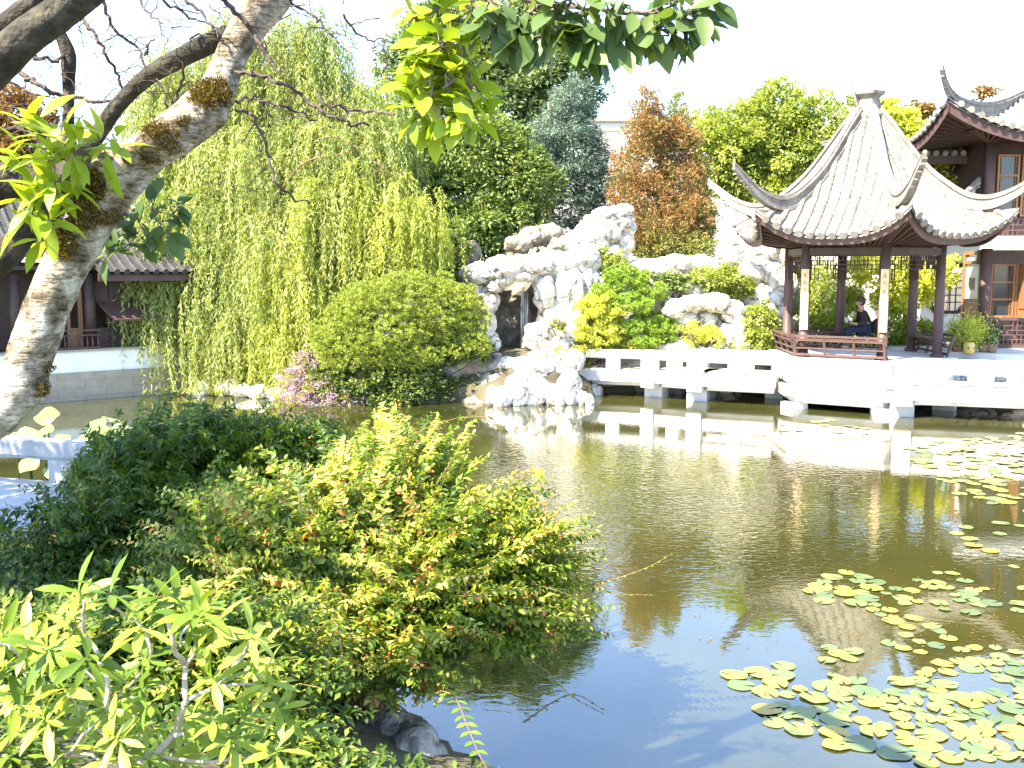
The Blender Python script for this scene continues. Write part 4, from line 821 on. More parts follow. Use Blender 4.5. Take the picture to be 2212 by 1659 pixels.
# weeping willow
wt = thing('weeping_willow', 'large weeping willow with long pale green strands reaching the pond', 'willow', at(560, 830, 27.5)*[1, 1, 0]+[0, 0, .8])
tb_ = at(545, 830, 27.6); tb_[2] = .6
limbs = []
tops = [(430, 200, 28), (520, 120, 28), (640, 90, 28), (700, 170, 28), (800, 230, 27.5), (850, 400, 27), (400, 330, 27.5), (560, 300, 26.6), (720, 330, 26.4), (640, 450, 26), (480, 420, 26.3), (900, 430, 26.6), (370, 480, 27)]
cr_ = at(560, 560, 27.8)
limbs.append(tube(smoothline([tb_, (tb_+cr_)/2+[.15, 0, 0], cr_], 9), np.linspace(.38, .24, 9), 12))
for (X, Y, D) in tops:
    e = at(X, Y+15, D); m = (cr_+e)/2+[0, 0, .7]; limbs.append(tube(smoothline([cr_, m, e], 9), np.linspace(.17, .03, 9), 7))
build('trunk', limbs, M['bark'], wt, True)
def strands(src, n, leaf_n, spread, lmin, lmax, floor):
    Ps, Ds, Ts = [], [], []; stems = []
    for (X, Y, rx, ry, D, bot) in src:
        c = at(X, Y, D); sc = D/FPX; k = int(n*rx*ry/2600.); nd_ = max(4, k//11); da = rng.uniform(0, 6.28, nd_); dr = np.sqrt(rng.random(nd_)); dy = rng.uniform(-1, 1, nd_); dt = rng.uniform(.2, .8, nd_); dl = rng.uniform(.75, 1.1, nd_)
        for _ in range(k):
            j_ = rng.integers(nd_); a = da[j_]+rng.normal()*.22; r_ = min(1.05, abs(dr[j_]+rng.normal()*.10)); s = c+np.array([math.cos(a)*rx*sc*r_, (dy[j_]+rng.normal()*.1)*spread*(1-.3*r_), math.sin(a)*ry*sc*r_])
            zb = at(X, bot+rng.normal()*22, D)[2]; Ls = max(.5, min(dl[j_]*rng.uniform(lmin, lmax), s[2]-zb+rng.uniform(-.3, .3)))
            out = unit(np.array([s[0]-c[0]+rng.normal()*.5, s[1]-c[1]+rng.normal()*.3, 0]))*rng.uniform(.25, .85)
            t = np.linspace(0, 1, leaf_n); sway = rng.normal()*.10
            P = s+out*(np.minimum(t*3, 1)**.7)[:, None]*min(1, Ls/2)+np.outer(t**1.5, [sway*Ls*.4, 0, 0])+np.c_[np.zeros(leaf_n), np.zeros(leaf_n), .18*np.sin(np.minimum(t*4, 1)*3.14)-t*Ls]
            P[:, 2] = np.maximum(P[:, 2], floor); P += rng.normal(size=P.shape)*.018
            Ps.append(P); d = np.gradient(P, axis=0); d = unit(d)+rng.normal(size=d.shape)*.45+np.array([0, 0, -.25]); Ds.append(d); Ts.append(np.clip(dt[j_]+rng.normal()*.12+rng.normal(size=leaf_n)*.18, 0, 1))
    P = np.concatenate(Ps); D = unit(np.concatenate(Ds)); T = np.concatenate(Ts)
    return leafquads(P, D, rdir(len(P)), .15*rng.uniform(.6, 1.25, len(P)), .032, T)
back = [(580, 60, 60, 40, 28.6, 420), (680, 70, 60, 40, 28.6, 420), (500, 200, 90, 60, 28.9, 600), (720, 250, 90, 60, 28.2, 560), (440, 150, 90, 60, 29, 560), (520, 90, 70, 50, 28.6, 500), (640, 90, 70, 50, 28.5, 460), (700, 160, 60, 60, 28.3, 480), (790, 210, 50, 60, 28.0, 500), (600, 200, 120, 70, 28.2, 560), (370, 260, 60, 80, 28.5, 600), (420, 330, 80, 80, 28.0, 700), (820, 300, 50, 60, 27.6, 520), (340, 200, 40, 60, 29, 420)]
mid = [(335, 480, 40, 60, 27.2, 740), (345, 560, 40, 60, 26.9, 790), (400, 560, 60, 80, 26.7, 835), (400, 430, 70, 70, 27.4, 820), (480, 380, 80, 70, 27.2, 740), (560, 330, 90, 60, 27, 700), (660, 320, 90, 60, 27, 640), (740, 300, 60, 50, 27.0, 560), (370, 540, 50, 80, 27.1, 820), (520, 520, 80, 80, 26.8, 800), (620, 500, 90, 80, 26.6, 800), (440, 620, 60, 90, 26.6, 840), (540, 680, 70, 80, 26.4, 850), (350, 620, 30, 80, 26.9, 770), (690, 440, 60, 60, 26.6, 780), (480, 560, 60, 60, 27.6, 850), (580, 600, 60, 60, 27.4, 820)]
front = [(900, 440, 60, 40, 26.2, 600), (940, 500, 24, 34, 26.2, 590), (800, 400, 80, 50, 26.4, 590), (870, 440, 60, 50, 26.4, 600), (740, 420, 70, 50, 26.2, 660), (920, 480, 30, 40, 26.4, 600), (650, 560, 60, 60, 26.0, 840), (580, 740, 30, 50, 25.6, 858), (700, 540, 50, 50, 26.0, 720), (830, 480, 90, 40, 26.3, 620), (630, 700, 40, 50, 25.9, 830)]
build('back_strands', [strands(back, 165, 46, 1.2, 1.2, 3.2, .15)], M['willow'], wt)
build('middle_strands', [strands(mid, 120, 52, 1.1, 1.5, 3.6, .15)], M['willow'], wt)
build('front_strands', [strands(front, 100, 48, .8, 1.2, 2.8, .10)], M['willow2'], wt)
tw = []
for (X, Y) in [(560, 830), (700, 280), (745, 300), (820, 330), (770, 370), (640, 330)]:
    pass
for (a, b_, c_) in [((690, 300), (740, 300), (850, 380)), ((560, 560), (700, 420), (840, 360)), ((600, 420), (660, 350), (760, 330))]: tw.append(tube(smoothline([at(*a, 26.4), at(*b_, 26), at(*c_, 25.9)], 10), np.linspace(.028, .01, 10), 6))
build('yellow_branch', tw, M['redstem'], wt, True)
for i, (X, b_) in enumerate([(0, 0)]): pass

#SECTION person and pots
D0 = 25.2; px = at(1862, 700, D0)[0]
per = None
def skin_figure(name, verts, edges, radii, material, parent=None, loc=None, sub=2):
    me = bpy.data.meshes.new(name); org = wloc(parent) if parent is not None else np.asarray(loc, float)
    me.from_pydata([tuple(np.asarray(v)-org) for v in verts], edges, []); o = bpy.data.objects.new(name, me); SC.collection.objects.link(o)
    m = o.modifiers.new('skin', 'SKIN'); m.use_smooth_shade = True
    for i, r_ in enumerate(radii): me.skin_vertices[0].data[i].radius = r_ if isinstance(r_, tuple) else (r_, r_)
    me.skin_vertices[0].data[0].use_root = True
    s = o.modifiers.new('sub', 'SUBSURF'); s.levels = sub; s.render_levels = sub
    me.materials.append(material)
    if parent is not None: o.parent = parent
    else: o.location = loc
    return o
def add_skin_layer(me):
    if not me.skin_vertices:
        bm = bmesh.new(); bm.from_mesh(me); bm.verts.layers.skin.verify(); bm.to_mesh(me); bm.free()
_skin = skin_figure
def skin_figure(name, verts, edges, radii, material, parent=None, loc=None, sub=2):
    me = bpy.data.meshes.new(name); org = wloc(parent) if parent is not None else np.asarray(loc, float)
    me.from_pydata([tuple(np.asarray(v)-org) for v in verts], edges, []); add_skin_layer(me)
    o = bpy.data.objects.new(name, me); SC.collection.objects.link(o)
    for i, r_ in enumerate(radii): me.skin_vertices[0].data[i].radius = r_ if isinstance(r_, tuple) else (r_, r_)
    me.skin_vertices[0].data[0].use_root = True
    m = o.modifiers.new('skin', 'SKIN'); m.use_smooth_shade = True; s = o.modifiers.new('sub', 'SUBSURF'); s.levels = sub; s.render_levels = sub
    me.materials.append(material)
    if parent is not None: o.parent = parent
    else: o.location = loc
    return o
bx, by, bz = px+.05, D0, 1.63   # seat top
B = lambda x, y, z: (bx+x, by+y, bz+z)
vs = [B(.03, 0, .12), B(.02, 0, .32), B(-.02, 0, .50), B(-.06, 0, .58), B(-.09, 0, .66), B(-.13, 0, .74), B(-.12, 0, .82),
      B(-.04, -.17, .50), B(-.06, -.24, .27), B(-.24, -.16, .22), B(-.33, -.12, .25),
      B(-.04, .17, .50), B(-.06, .24, .27), B(-.24, .16, .24), B(-.36, .10, .30),
      B(-.02, -.10, .09), B(-.42, -.12, .08), B(-.44, -.12, -.36), B(-.55, -.12, -.40),
      B(-.02, .10, .09), B(-.42, .12, .08), B(-.42, .12, -.36), B(-.53, .12, -.40)]
es = [(0, 1), (1, 2), (2, 3), (3, 4), (4, 5), (5, 6), (2, 7), (7, 8), (8, 9), (9, 10), (2, 11), (11, 12), (12, 13), (13, 14), (0, 15), (15, 16), (16, 17), (17, 18), (0, 19), (19, 20), (20, 21), (21, 22)]
rs = [.15, .14, .13, .06, .07, .095, .07, .07, .05, .042, .03, .07, .05, .042, .03, .10, .075, .055, .04, .10, .075, .055, .04]
per = skin_figure('person', vs, es, rs, M['skin'], loc=(bx, by, bz-.43))
tag(per, 'person in a dark coat sitting in the pavilion with head bowed over a paper', 'person')
def sub_fig(name, ids, scale, material, extra=0.):
    ids = list(ids); mp_ = {a: i for i, a in enumerate(ids)}; e2 = [(mp_[a], mp_[b]) for a, b in es if a in mp_ and b in mp_]
    return skin_figure(name, [vs[a] for a in ids], e2, [rs[a]*scale+extra for a in ids], material, per)
sub_fig('coat', [0, 1, 2, 7, 8, 9, 11, 12, 13], 1.12, M['coat'], .012); sub_fig('trousers', [0, 15, 16, 17, 19, 20, 21], 1.1, M['denim'], .01)
hv, hf = rockblob(B(-.105, 0, .79), (.115, .105, .125), 3, 5, .08); keep = [f for f in hf if not (hv[f][:, 0].mean() < bx-.16 and hv[f][:, 2].mean() < bz+.82)]
build('hair', [(hv, [list(f) for f in keep])], M['hair'], per, True)
build('face', [rockblob(B(-.185, 0, .735), (.035, .02, .03), 2, 6, .05), rockblob(B(-.19, 0, .70), (.02, .03, .012), 2, 7, .05), rockblob(B(-.19, -.035, .775), (.014, .012, .01), 1, 8, .0), rockblob(B(-.19, .035, .775), (.014, .012, .01), 1, 9, .0), rockblob(B(-.12, -.1, .75), (.02, .012, .03), 2, 3, .05)], M['skin'], per, True)
for sy, zz in ((-.12, .25), (.10, .30)):
    hx = -.345 if sy < 0 else -.375; pr = [tube([B(hx+.02, sy, zz), B(hx-.05, sy, zz+.01)], [.034, .030], 8)]
    for q_, (dy, ln_) in enumerate([(-.026, .055), (-.009, .065), (.009, .062), (.026, .048)]): pr.append(tube([B(hx-.04, sy+dy, zz+.012), B(hx-.04-ln_*.6, sy+dy, zz+.03), B(hx-.04-ln_*.7, sy+dy, zz+.06)], [.010, .009, .007], 6))
    pr.append(tube([B(hx, sy-.03, zz+.01), B(hx-.03, sy-.035, zz+.05), B(hx-.045, sy-.02, zz+.07)], [.012, .010, .008], 6)); build('hand', pr, M['skin'], per, True)
pc_ = np.array(B(-.36, -.02, .40)); u_ = np.array([.04, .15, .0]); v_ = np.array([.09, 0, .14])*1.0
pv = []; 
for a in np.linspace(-1, 1, 7): 
    for b in (-1, 1): pv.append(pc_+u_*a+v_*b+np.array([-.03*(1-a*a), 0, 0]))
tag(build('paper_sheet', [(np.array(pv), [[2*i, 2*i+1, 2*i+3, 2*i+2] for i in range(6)]), (np.array(pv)+[.003, 0, -.002], [[2*i, 2*i+2, 2*i+3, 2*i+1] for i in range(6)])], M['paper'], loc=pc_), 'open printed paper held by the person in the pavilion', 'paper')
bag = rockblob(B(.34, -.05, .16), (.17, .13, .19), 4, 3, .12); tb = thing('backpack', 'dark bag resting on the bench behind the person', 'bag', B(.34, -.05, -.02)); build('bag_body', [bag], M['coat'], tb, True); build('strap', [tube([B(.26, -.15, .30), B(.22, -.19, .2), B(.26, -.17, .05)], .018, 6)], M['darkwood'], tb, True)

def pot(X, Y, D, r, h, material, label, leafy=None, cat='pot', name='plant_pot'):
    c = at(X, Y, D); c[2] = 1.2; t = thing(name, label, cat, c)
    build('pot', [lathe([(r*.75, c[2]), (r*.95, c[2]+h*.5), (r, c[2]+h*.92), (r*1.12, c[2]+h*.93), (r*1.12, c[2]+h), (r*.9, c[2]+h), (r*.85, c[2]+h*.85)], 20, c)], M[material], t, True)
    if leafy:
        n = leafy[0]; P = np.array([c[0], c[1], c[2]+h])+rng.normal(size=(n, 3))*[leafy[1], leafy[1], leafy[2]]*.45+[0, 0, leafy[2]*.7]
        build('foliage', [leafquads(P, unit(rdir(n)+[0, 0, .3]), rdir(n), .07, .03, rng.uniform(0, 1, n))], M[leafy[3]], t)
    return t
pot(2090, 765, 24.5, .17, .2, 'clay', 'large leafy potted shrub in front of the orange door', (2600, .5, .42, 'yellow'), 'potted plant', 'potted_shrub')
pot(2066, 765, 24.6, .14, .2, 'clay', 'darker green potted bush left of the yellow stool', (1500, .30, .34, 'round'), 'potted plant', 'potted_shrub')
pot(2122, 768, 24.4, .11, .22, 'clay', 'small brown ribbed pot between stool and hall column', (200, .14, .12, 'broad'))
pot(2142, 768, 24.3, .13, .22, 'clay', 'small potted conifer at the hall corner', (500, .16, .22, 'broad'))
st_ = thing('garden_stool', 'yellow glazed barrel stool on the terrace', 'stool', (*at(2092, 770, 24.0)[:2], 1.2)); c = wloc(st_)
build('stool_body', [lathe([(.11, 1.2), (.125, 1.22), (.14, 1.31), (.14, 1.37), (.125, 1.45), (.11, 1.47), (.10, 1.475)], 24, c)], M['yellowpot'], st_, True)
build('stool_opening', [box((c[0]+math.cos(a)*.132, c[1]+math.sin(a)*.132, 1.34), (.04, .02, .07), a+R(90)) for a in np.arange(0, 6.28, 1.05)], M['darkrock'], st_)
bs = thing('white_jar', 'white rounded lantern jar at the foot of the hall column', 'jar', (*at(2142, 740, 25.0)[:2], 1.2)); c = wloc(bs)
build('jar_body', [lathe([(.07, 1.2), (.05, 1.35), (.13, 1.42), (.15, 1.5), (.11, 1.6), (.05, 1.63)], 18, c)], M['plaster'], bs, True)

#SECTION lilies
def padmesh(k):
    n = 22; gap = .16; th = np.linspace(gap, 2*math.pi-gap, n); r_ = 1+.04*np.sin(th*5+k)+.03*np.cos(th*3+2*k); up = .02*np.sin(th*3+k*2)+.03*(np.sin(th*2+k) > .9)
    V = [[0, 0, .02]]+[[.55*math.cos(t), .55*math.sin(t), .012] for t in th]+[[a*math.cos(t), a*math.sin(t), .014+u] for t, a, u in zip(th, r_, up)]
    F = [[0, i+1, i+2] for i in range(n-1)]+[[i+1, n+i+1, n+i+2, i+2] for i in range(n-1)]
    me = bpy.data.meshes.new('lily_pad'); me.from_pydata(V, [], F); me.materials.append(M['pad'])
    for p in me.polygons: p.use_smooth = True
    me.update(); return me
PM = [padmesh(k) for k in range(6)]; placed = []
def scatter(n, poly, rlo, rhi, label, group, dens=None, over=.72):
    poly = np.array([gz(*p)[:2] for p in poly]); lo, hi = poly.min(0), poly.max(0); c = 0; tries = 0
    while c < n and tries < n*300:
        tries += 1; p = rng.uniform(lo, hi)
        if not inside(p[None], poly)[0]: continue
        if dens is not None and vnoise(np.array([[p[0]*dens[0], p[1]*dens[0], 3.]]))[0] < dens[1]: continue
        r_ = rng.uniform(rlo, rhi)
        if any((p[0]-q[0])**2+(p[1]-q[1])**2 < (over*(r_+q[2]))**2 for q in placed): continue
        placed.append((*p, r_)); o = bpy.data.objects.new('lily_pad', PM[rng.integers(6)]); SC.collection.objects.link(o)
        o.location = (p[0], p[1], .006+.004*rng.random()); o.rotation_euler = (rng.normal()*.03, rng.normal()*.03, rng.uniform(0, 6.28)); o.scale = (r_, r_*rng.uniform(.88, 1), r_)
        tag(o, label, 'lily pad', group); c += 1
scatter(100, [(1690, 1500), (1830, 1450), (1900, 1500), (2000, 1440), (2240, 1400), (2240, 1640), (1990, 1650), (1700, 1590), (1650, 1540)], .055, .12, 'flat round lily pad in the dense nearest raft at lower right', 'lily pads in the nearest raft', (2.3, .20), .74)
scatter(7, [(1575, 1450), (1720, 1435), (1690, 1500), (1580, 1490)], .08, .12, 'green lily pad in the small group left of the nearest raft', 'lily pads left of the nearest raft')
scatter(52, [(1880, 1300), (2000, 1240), (2240, 1220), (2240, 1400), (1960, 1430), (1900, 1380)], .05, .105, 'lily pad in the loose middle patch over the dark roof reflection', 'lily pads in the middle patch', (2.0, .26), .76)
scatter(16, [(1740, 1270), (1830, 1230), (1900, 1250), (1880, 1310), (1770, 1300)], .08, .13, 'yellowing lily pad in the small island left of the middle patch', 'yellowing pads left of the middle patch')
scatter(5, [(1760, 1400), (1860, 1400), (1860, 1440), (1760, 1430)], .07, .10, 'lone lily pad drifting between middle patch and nearest raft', 'drifting lone pads')
scatter(95, [(1960, 960), (2240, 930), (2240, 1110), (2100, 1090), (1990, 1010)], .08, .15, 'distant yellow green lily pad in the raft before the right footbridge', 'lily pads in the far raft')
scatter(10, [(2050, 1130), (2240, 1130), (2240, 1200), (2080, 1190)], .08, .12, 'lily pad between far raft and middle patch', 'pads between the rafts')
scatter(14, [(1640, 915), (1760, 900), (1950, 940), (1930, 960), (1680, 930)], .08, .16, 'brown edged lily pad near the pavilion base', 'pads near the pavilion base')
# drifting fallen bits
n = 420; P = np.array([gz(X, Y) for X, Y in zip(rng.uniform(1500, 2212, n), rng.uniform(905, 1400, n))])+[0, 0, .012]
a = rng.uniform(0, 6.28, n); tag(build('floating_debris', [leafquads(P, np.c_[np.cos(a), np.sin(a), np.zeros(n)], np.tile([0, 0, 1.], (n, 1)), rng.uniform(.012, .045, n), .02, rng.uniform(0, 1, n))], M['autumn']), kind='stuff')

# lotus behind the left railing
lt = thing('lotus_plant', 'clump of big pale green lotus leaves behind the left stone railing', 'lotus', at(200, 950, 13.2)*[1, 1, 0])
for (X, Y, r_, D) in [(205, 915, .24, 13.2), (245, 905, .22, 13.4), (262, 925, .24, 13), (225, 938, .26, 12.9), (180, 945, .2, 12.9), (275, 950, .22, 12.8), (100, 895, .24, 13), (90, 932, .22, 12.8), (60, 940, .22, 12.8), (30, 945, .22, 12.9), (130, 950, .2, 12.7), (60, 1000, .22, 12.7), (120, 1010, .24, 12.8), (180, 1005, .22, 12.8), (230, 1010, .2, 12.8), (150, 985, .18, 12.9)]:
    r_ *= .68; c = at(X, Y, D); n = 16; th = np.linspace(0, 2*math.pi, n, endpoint=False); tl = unit(np.array([rng.normal()*.4-.2, -.5+rng.normal()*.3, 1])); e1 = unit(np.cross(tl, [0, 1, 0])); e2 = np.cross(tl, e1)
    V = [c-tl*.05]+[c+(e1*math.cos(t)+e2*math.sin(t))*r_*.55 for t in th]+[c+(e1*math.cos(t)+e2*math.sin(t))*r_+tl*(.03*math.sin(3*t+X)-.03) for t in th]
    F = [[0, i+1, (i+1) % n+1] for i in range(n)]+[[i+1, n+i+1, n+(i+1) % n+1, (i+1) % n+1] for i in range(n)]
    lf_ = build('lotus_leaf', [(np.array(V), F, np.full(len(V), rng.uniform(.2, .9)))], M['lotus'], lt, True)
    build('stalk', [tube([c-tl*.05, (c[0]+.05, c[1], -.1)], .012, 6)], M['hyper'], lf_)

#SECTION foreground shrubs
def stemshrub(name, label, domes, base, n, leaf, stemmat='redstem', ll=.05, lw=.02, pairs=.022, group=None, droop=.3, berries=0, tinted=(0, 1), frac=.55, blades=False):
    """arching stems with opposite leaf pairs, ending on the dome surfaces. domes: (X,Y,rx,ry,D,rd)"""
    C, Rr = ells(domes); w_ = Rr[:, 0]*Rr[:, 2]; base = np.asarray(base, float); t = thing(name, label, 'shrub', base, group)
    P, D_, N_, T_, Lf = [], [], [], [], []; SV, SF = [], []; off = 0; BV = []
    for _ in range(n):
        k = rng.choice(len(C), p=w_/w_.sum()); d = rdir(1)[0]; d[2] = abs(d[2])*.9-.25; d[1] -= .15; d = unit(d); e = C[k]+d*Rr[k]*(rng.uniform(.62, 1.04) if rng.random() < .86 else rng.uniform(1.05, 1.4))
        s = base+rng.normal(size=3)*[.25, .25, 0]+(C[k]-base)*[.35, .35, 0]
        s[2] = base[2]; m = s*.45+e*.55+np.array([0, 0, .22*abs(e[2]-s[2])+.1]); 
        tt = np.linspace(0, 1, 14)[:, None]; Q = (1-tt)**2*s+2*tt*(1-tt)*m+tt**2*e; Q[-3:, 2] -= np.array([.0, .01, .03])*droop
        Ld = np.linalg.norm(np.diff(Q, axis=0), axis=1).sum(); q = max(4, int(Ld*frac/pairs)); us = np.linspace(1-frac, 1, q); idx = us*13; i0 = np.minimum(idx.astype(int), 12); f = (idx-i0)[:, None]; pts = Q[i0]*(1-f)+Q[i0+1]*f; tg = unit(Q[i0+1]-Q[i0])
        sd = unit(np.cross(tg, [0, 0, 1.])+1e-6); up = np.cross(sd, tg); ct = rng.uniform(*tinted)
        for sg in (-1, 1):
            al = (np.arange(q) % 2)[:, None]; lat = sd*sg*(1-al*.55)+up*(al*.75*sg)
            P.append(pts); D_.append(unit(lat+tg*.55+rng.normal(size=(q, 3))*.22+[0, 0, -.12])); N_.append(up+rng.normal(size=(q, 3))*.35+[0, 0, .3]); T_.append(np.clip(ct+rng.normal(size=q)*.2, 0, 1)); Lf.append(ll*rng.uniform(.6, 1.2, q)*(1-.45*np.maximum(0, us-.8)/.2))
        if rng.random() < .5:
            v, f2 = tube(Q[::2], np.linspace(.006, .002, 7), 4, False); SV.append(v); SF.append(np.array(f2)+off); off += len(v)
        if berries and rng.random() < berries:
            for _q in range(4):
                v = ico(1); b = Q[-1]+rng.normal(size=3)*.02; BV.append((v[0]*.009+b, v[1], np.full(len(v[0]), rng.random())))
    P = np.concatenate(P); D_ = np.concatenate(D_); N_ = np.concatenate(N_); T_ = np.concatenate(T_); Lf = np.concatenate(Lf)
    fn = leafblades if blades else leafquads
    kw = dict(prof=(.1, 1., .0) if not blades == 2 else (.1, .85, .8, 0)) if blades else {}
    build('foliage', [fn(P, D_, unit(N_), Lf, Lf*lw/ll, T_, **kw)], M[leaf], t)
    build('stem', [(np.concatenate(SV), np.concatenate(SF))], M[stemmat], t)
    if BV: build('berry', BV, M['berry'], t)['kind'] = 'stuff'
    return t
g0 = gz(760, 1560, .5)
stemshrub('arching_shrub', 'large sunlit arching shrub with small paired leaves leaning over the pond', [(860, 1010, 170, 110, 7.4, .6), (1090, 1170, 140, 110, 7.0, .5), (600, 1180, 270, 170, 6.9, .7), (1050, 1190, 220, 150, 6.8, .6), (880, 1330, 300, 150, 6.2, .6), (1140, 1330, 150, 130, 6.5, .5), (660, 1420, 260, 130, 5.8, .5), (850, 1460, 170, 100, 5.8, .4)], (-1.0, 6.5, .7), 2500, 'hyper', ll=.076, lw=.038, pairs=.029, berries=.10, tinted=(.0, .8), blades=1, frac=.5)
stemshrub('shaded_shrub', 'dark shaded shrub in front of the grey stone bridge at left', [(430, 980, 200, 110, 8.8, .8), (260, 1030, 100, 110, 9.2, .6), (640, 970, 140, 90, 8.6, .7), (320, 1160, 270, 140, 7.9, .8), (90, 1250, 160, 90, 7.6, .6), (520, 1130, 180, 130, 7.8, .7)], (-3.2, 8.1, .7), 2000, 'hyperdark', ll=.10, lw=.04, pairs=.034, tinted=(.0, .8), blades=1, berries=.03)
stemshrub('low_shrub', 'low leafy shrub filling the bank below the pale branches', [(330, 1400, 360, 140, 5.3, .6), (560, 1500, 200, 140, 5.0, .5), (60, 1480, 240, 150, 5.0, .5), (400, 1620, 340, 110, 4.6, .5), (80, 1640, 220, 100, 4.5, .4)], (-1.9, 4.9, .9), 1700, 'hyper', ll=.075, lw=.038, pairs=.032, tinted=(-.1, .6), blades=1)
# single arching sprays of the big shrub
def spray(pts, parent, n, ll, lw, r=.005, leaf='rhodo', tt=.3):
    Q = smoothline([at(*p) for p in pts], n); tg = unit(np.gradient(Q, axis=0)); sd = unit(np.cross(tg, [0, .35, 1.])); up = np.cross(sd, tg); PP, DD, NN = [], [], []
    for sg in (-1, 1): PP.append(Q); DD.append(unit(sd*sg+tg*.45+rng.normal(size=Q.shape)*.08)); NN.append(up+rng.normal(size=Q.shape)*.12)
    L_ = ll*np.tile(np.linspace(.9, .7, n), 2); 
    return [leafblades(np.concatenate(PP), np.concatenate(DD), unit(np.concatenate(NN)), L_, L_*lw/ll, np.clip(rng.normal(tt, .15, 2*n), 0, 1), droop=.15)], [tube(Q, np.linspace(r, r*.4, n), 5)]
big = bpy.data.objects['arching_shrub']; sl_, ss_ = [], []
for pts, n, l_ in [([(780, 1080, 6.8), (800, 990, 6.7), (815, 920, 6.6)], 11, .05), ([(860, 1050, 6.8), (880, 970, 6.7), (905, 915, 6.6)], 11, .05), ([(940, 1050, 6.8), (980, 990, 6.8), (1010, 950, 6.7)], 11, .05), ([(1080, 1080, 6.8), (1120, 1040, 6.8), (1165, 1015, 6.7)], 11, .055), ([(1120, 1130, 6.7), (1170, 1090, 6.7), (1205, 1070, 6.7)], 10, .05), ([(1160, 1200, 6.7), (1230, 1160, 6.7), (1290, 1150, 6.7)], 11, .05), ([(500, 1250, 5.8), (450, 1180, 5.8), (430, 1090, 5.8), (470, 1040, 5.8)], 13, .08), ([(560, 1120, 6.4), (600, 1040, 6.3), (590, 980, 6.3)], 11, .07), ([(700, 1090, 6.6), (820, 990, 6.4), (900, 935, 6.3), (980, 905, 6.3), (1055, 900, 6.3)], 15, .085), ([(900, 1490, 5.7), (975, 1500, 5.4), (1010, 1570, 5.1), (1040, 1640, 4.9), (1090, 1720, 4.8)], 18, .085), ([(1130, 1420, 6.0), (1180, 1450, 5.9), (1230, 1500, 5.8), (1300, 1540, 5.8)], 12, .06), ([(1250, 1270, 6.6), (1330, 1250, 6.6), (1400, 1225, 6.6), (1445, 1200, 6.6)], 14, .075), ([(1250, 1240, 6.6), (1320, 1280, 6.5), (1400, 1285, 6.5)], 12, .075), ([(1150, 1260, 6.3), (1240, 1290, 6.2), (1300, 1340, 6.2)], 12, .065), ([(960, 1270, 5.9), (1060, 1300, 5.7), (1130, 1370, 5.7)], 12, .07), ([(1000, 1500, 5.8), (1080, 1480, 5.7), (1180, 1530, 5.7)], 11, .06), ([(1130, 1560, 5.9), (1230, 1500, 5.9), (1300, 1530, 5.9)], 9, .08), ([(650, 1400, 5.2), (720, 1340, 5.0), (740, 1420, 4.9)], 9, .09), ([(700, 1150, 6.0), (780, 1100, 5.9), (860, 1160, 5.8)], 10, .07)]:
    a_, b_ = spray(pts, big, n, l_, l_*.42); so2 = build('arching_spray', a_, M['rhodo'], big); build('spray_stem', b_, M['redstem'], so2)
# yellow flower clusters
fl_ = []
for (X, Y, D) in [(1160, 1020, 6.6), (1168, 1028, 6.6), (815, 915, 6.5), (835, 925, 6.5)]:
    n = 26; c = at(X, Y, D); build('flower', [leafquads(c+rng.normal(size=(n, 3))*.014, rdir(n), rdir(n), .03, .022, rng.uniform(.4, 1, n))], M['yellow'], big)
# brown cane bundle under the big shrub
cn_ = [tube(smoothline([np.array([-1.05+rng.normal()*.16, 6.1+rng.normal()*.1, .35]), at(730+rng.normal()*60, 1440+rng.normal()*25, 6.0+rng.normal()*.15)], 4), .006, 4) for _ in range(130)]
build('cane', cn_, M['redstem'], big)

# rhododendron with pale branches
rh = thing('rhododendron', 'rhododendron with pale bare branches and whorls of long leaves at lower left', 'shrub', (-1.15, 3.1, 1.35))
RD = 3.3
z7 = lambda x, y, D=RD: at(x/3.0, 1106+y/3.0, D)
br = [([(980, 1580), (1130, 1440), (1200, 1220), (1190, 1020), (1130, 880), (1095, 700), (1060, 620)], .013), ([(1200, 1220), (1400, 1130), (1550, 960), (1610, 845)], .009), ([(1190, 1020), (1250, 900), (1170, 850), (1230, 730), (1280, 690)], .006), ([(690, 1280), (700, 1120), (640, 930), (550, 770), (545, 575)], .009), ([(680, 1280), (960, 970), (955, 820), (870, 700), (720, 600)], .008), ([(690, 1130), (550, 1020), (545, 985)], .006), ([(440, 1570), (600, 1380), (690, 1280)], .007), ([(1130, 1440), (1330, 1430), (1400, 1390)], .008), ([(980, 1580), (800, 1700), (600, 1800)], .016), ([(0, 850), (60, 860), (150, 980)], .006), ([(440, 1570), (560, 1570), (650, 1610)], .006), ([(1400, 1130), (1600, 1110), (1740, 1150)], .006), ([(700, 1480), (560, 1300), (430, 1180)], .006), ([(980, 1580), (1500, 1620), (1920, 1440)], .007)]
bp_ = []
for pts, r_ in br:
    n = len(pts)*3; Q = smoothline([z7(x, y, RD+.06*math.sin(i*1.7+x)) for i, (x, y) in enumerate(pts)], n); Q += rng.normal(size=Q.shape)*.003; bp_.append(tube(Q, np.linspace(r_, r_*.55, n), 8))
bp_.append(tube(smoothline([(-1.15, 3.1, 1.0), z7(600, 1800), z7(980, 1580)], 6), .02, 8))
build('branch', bp_, M['palestem'], rh, True)
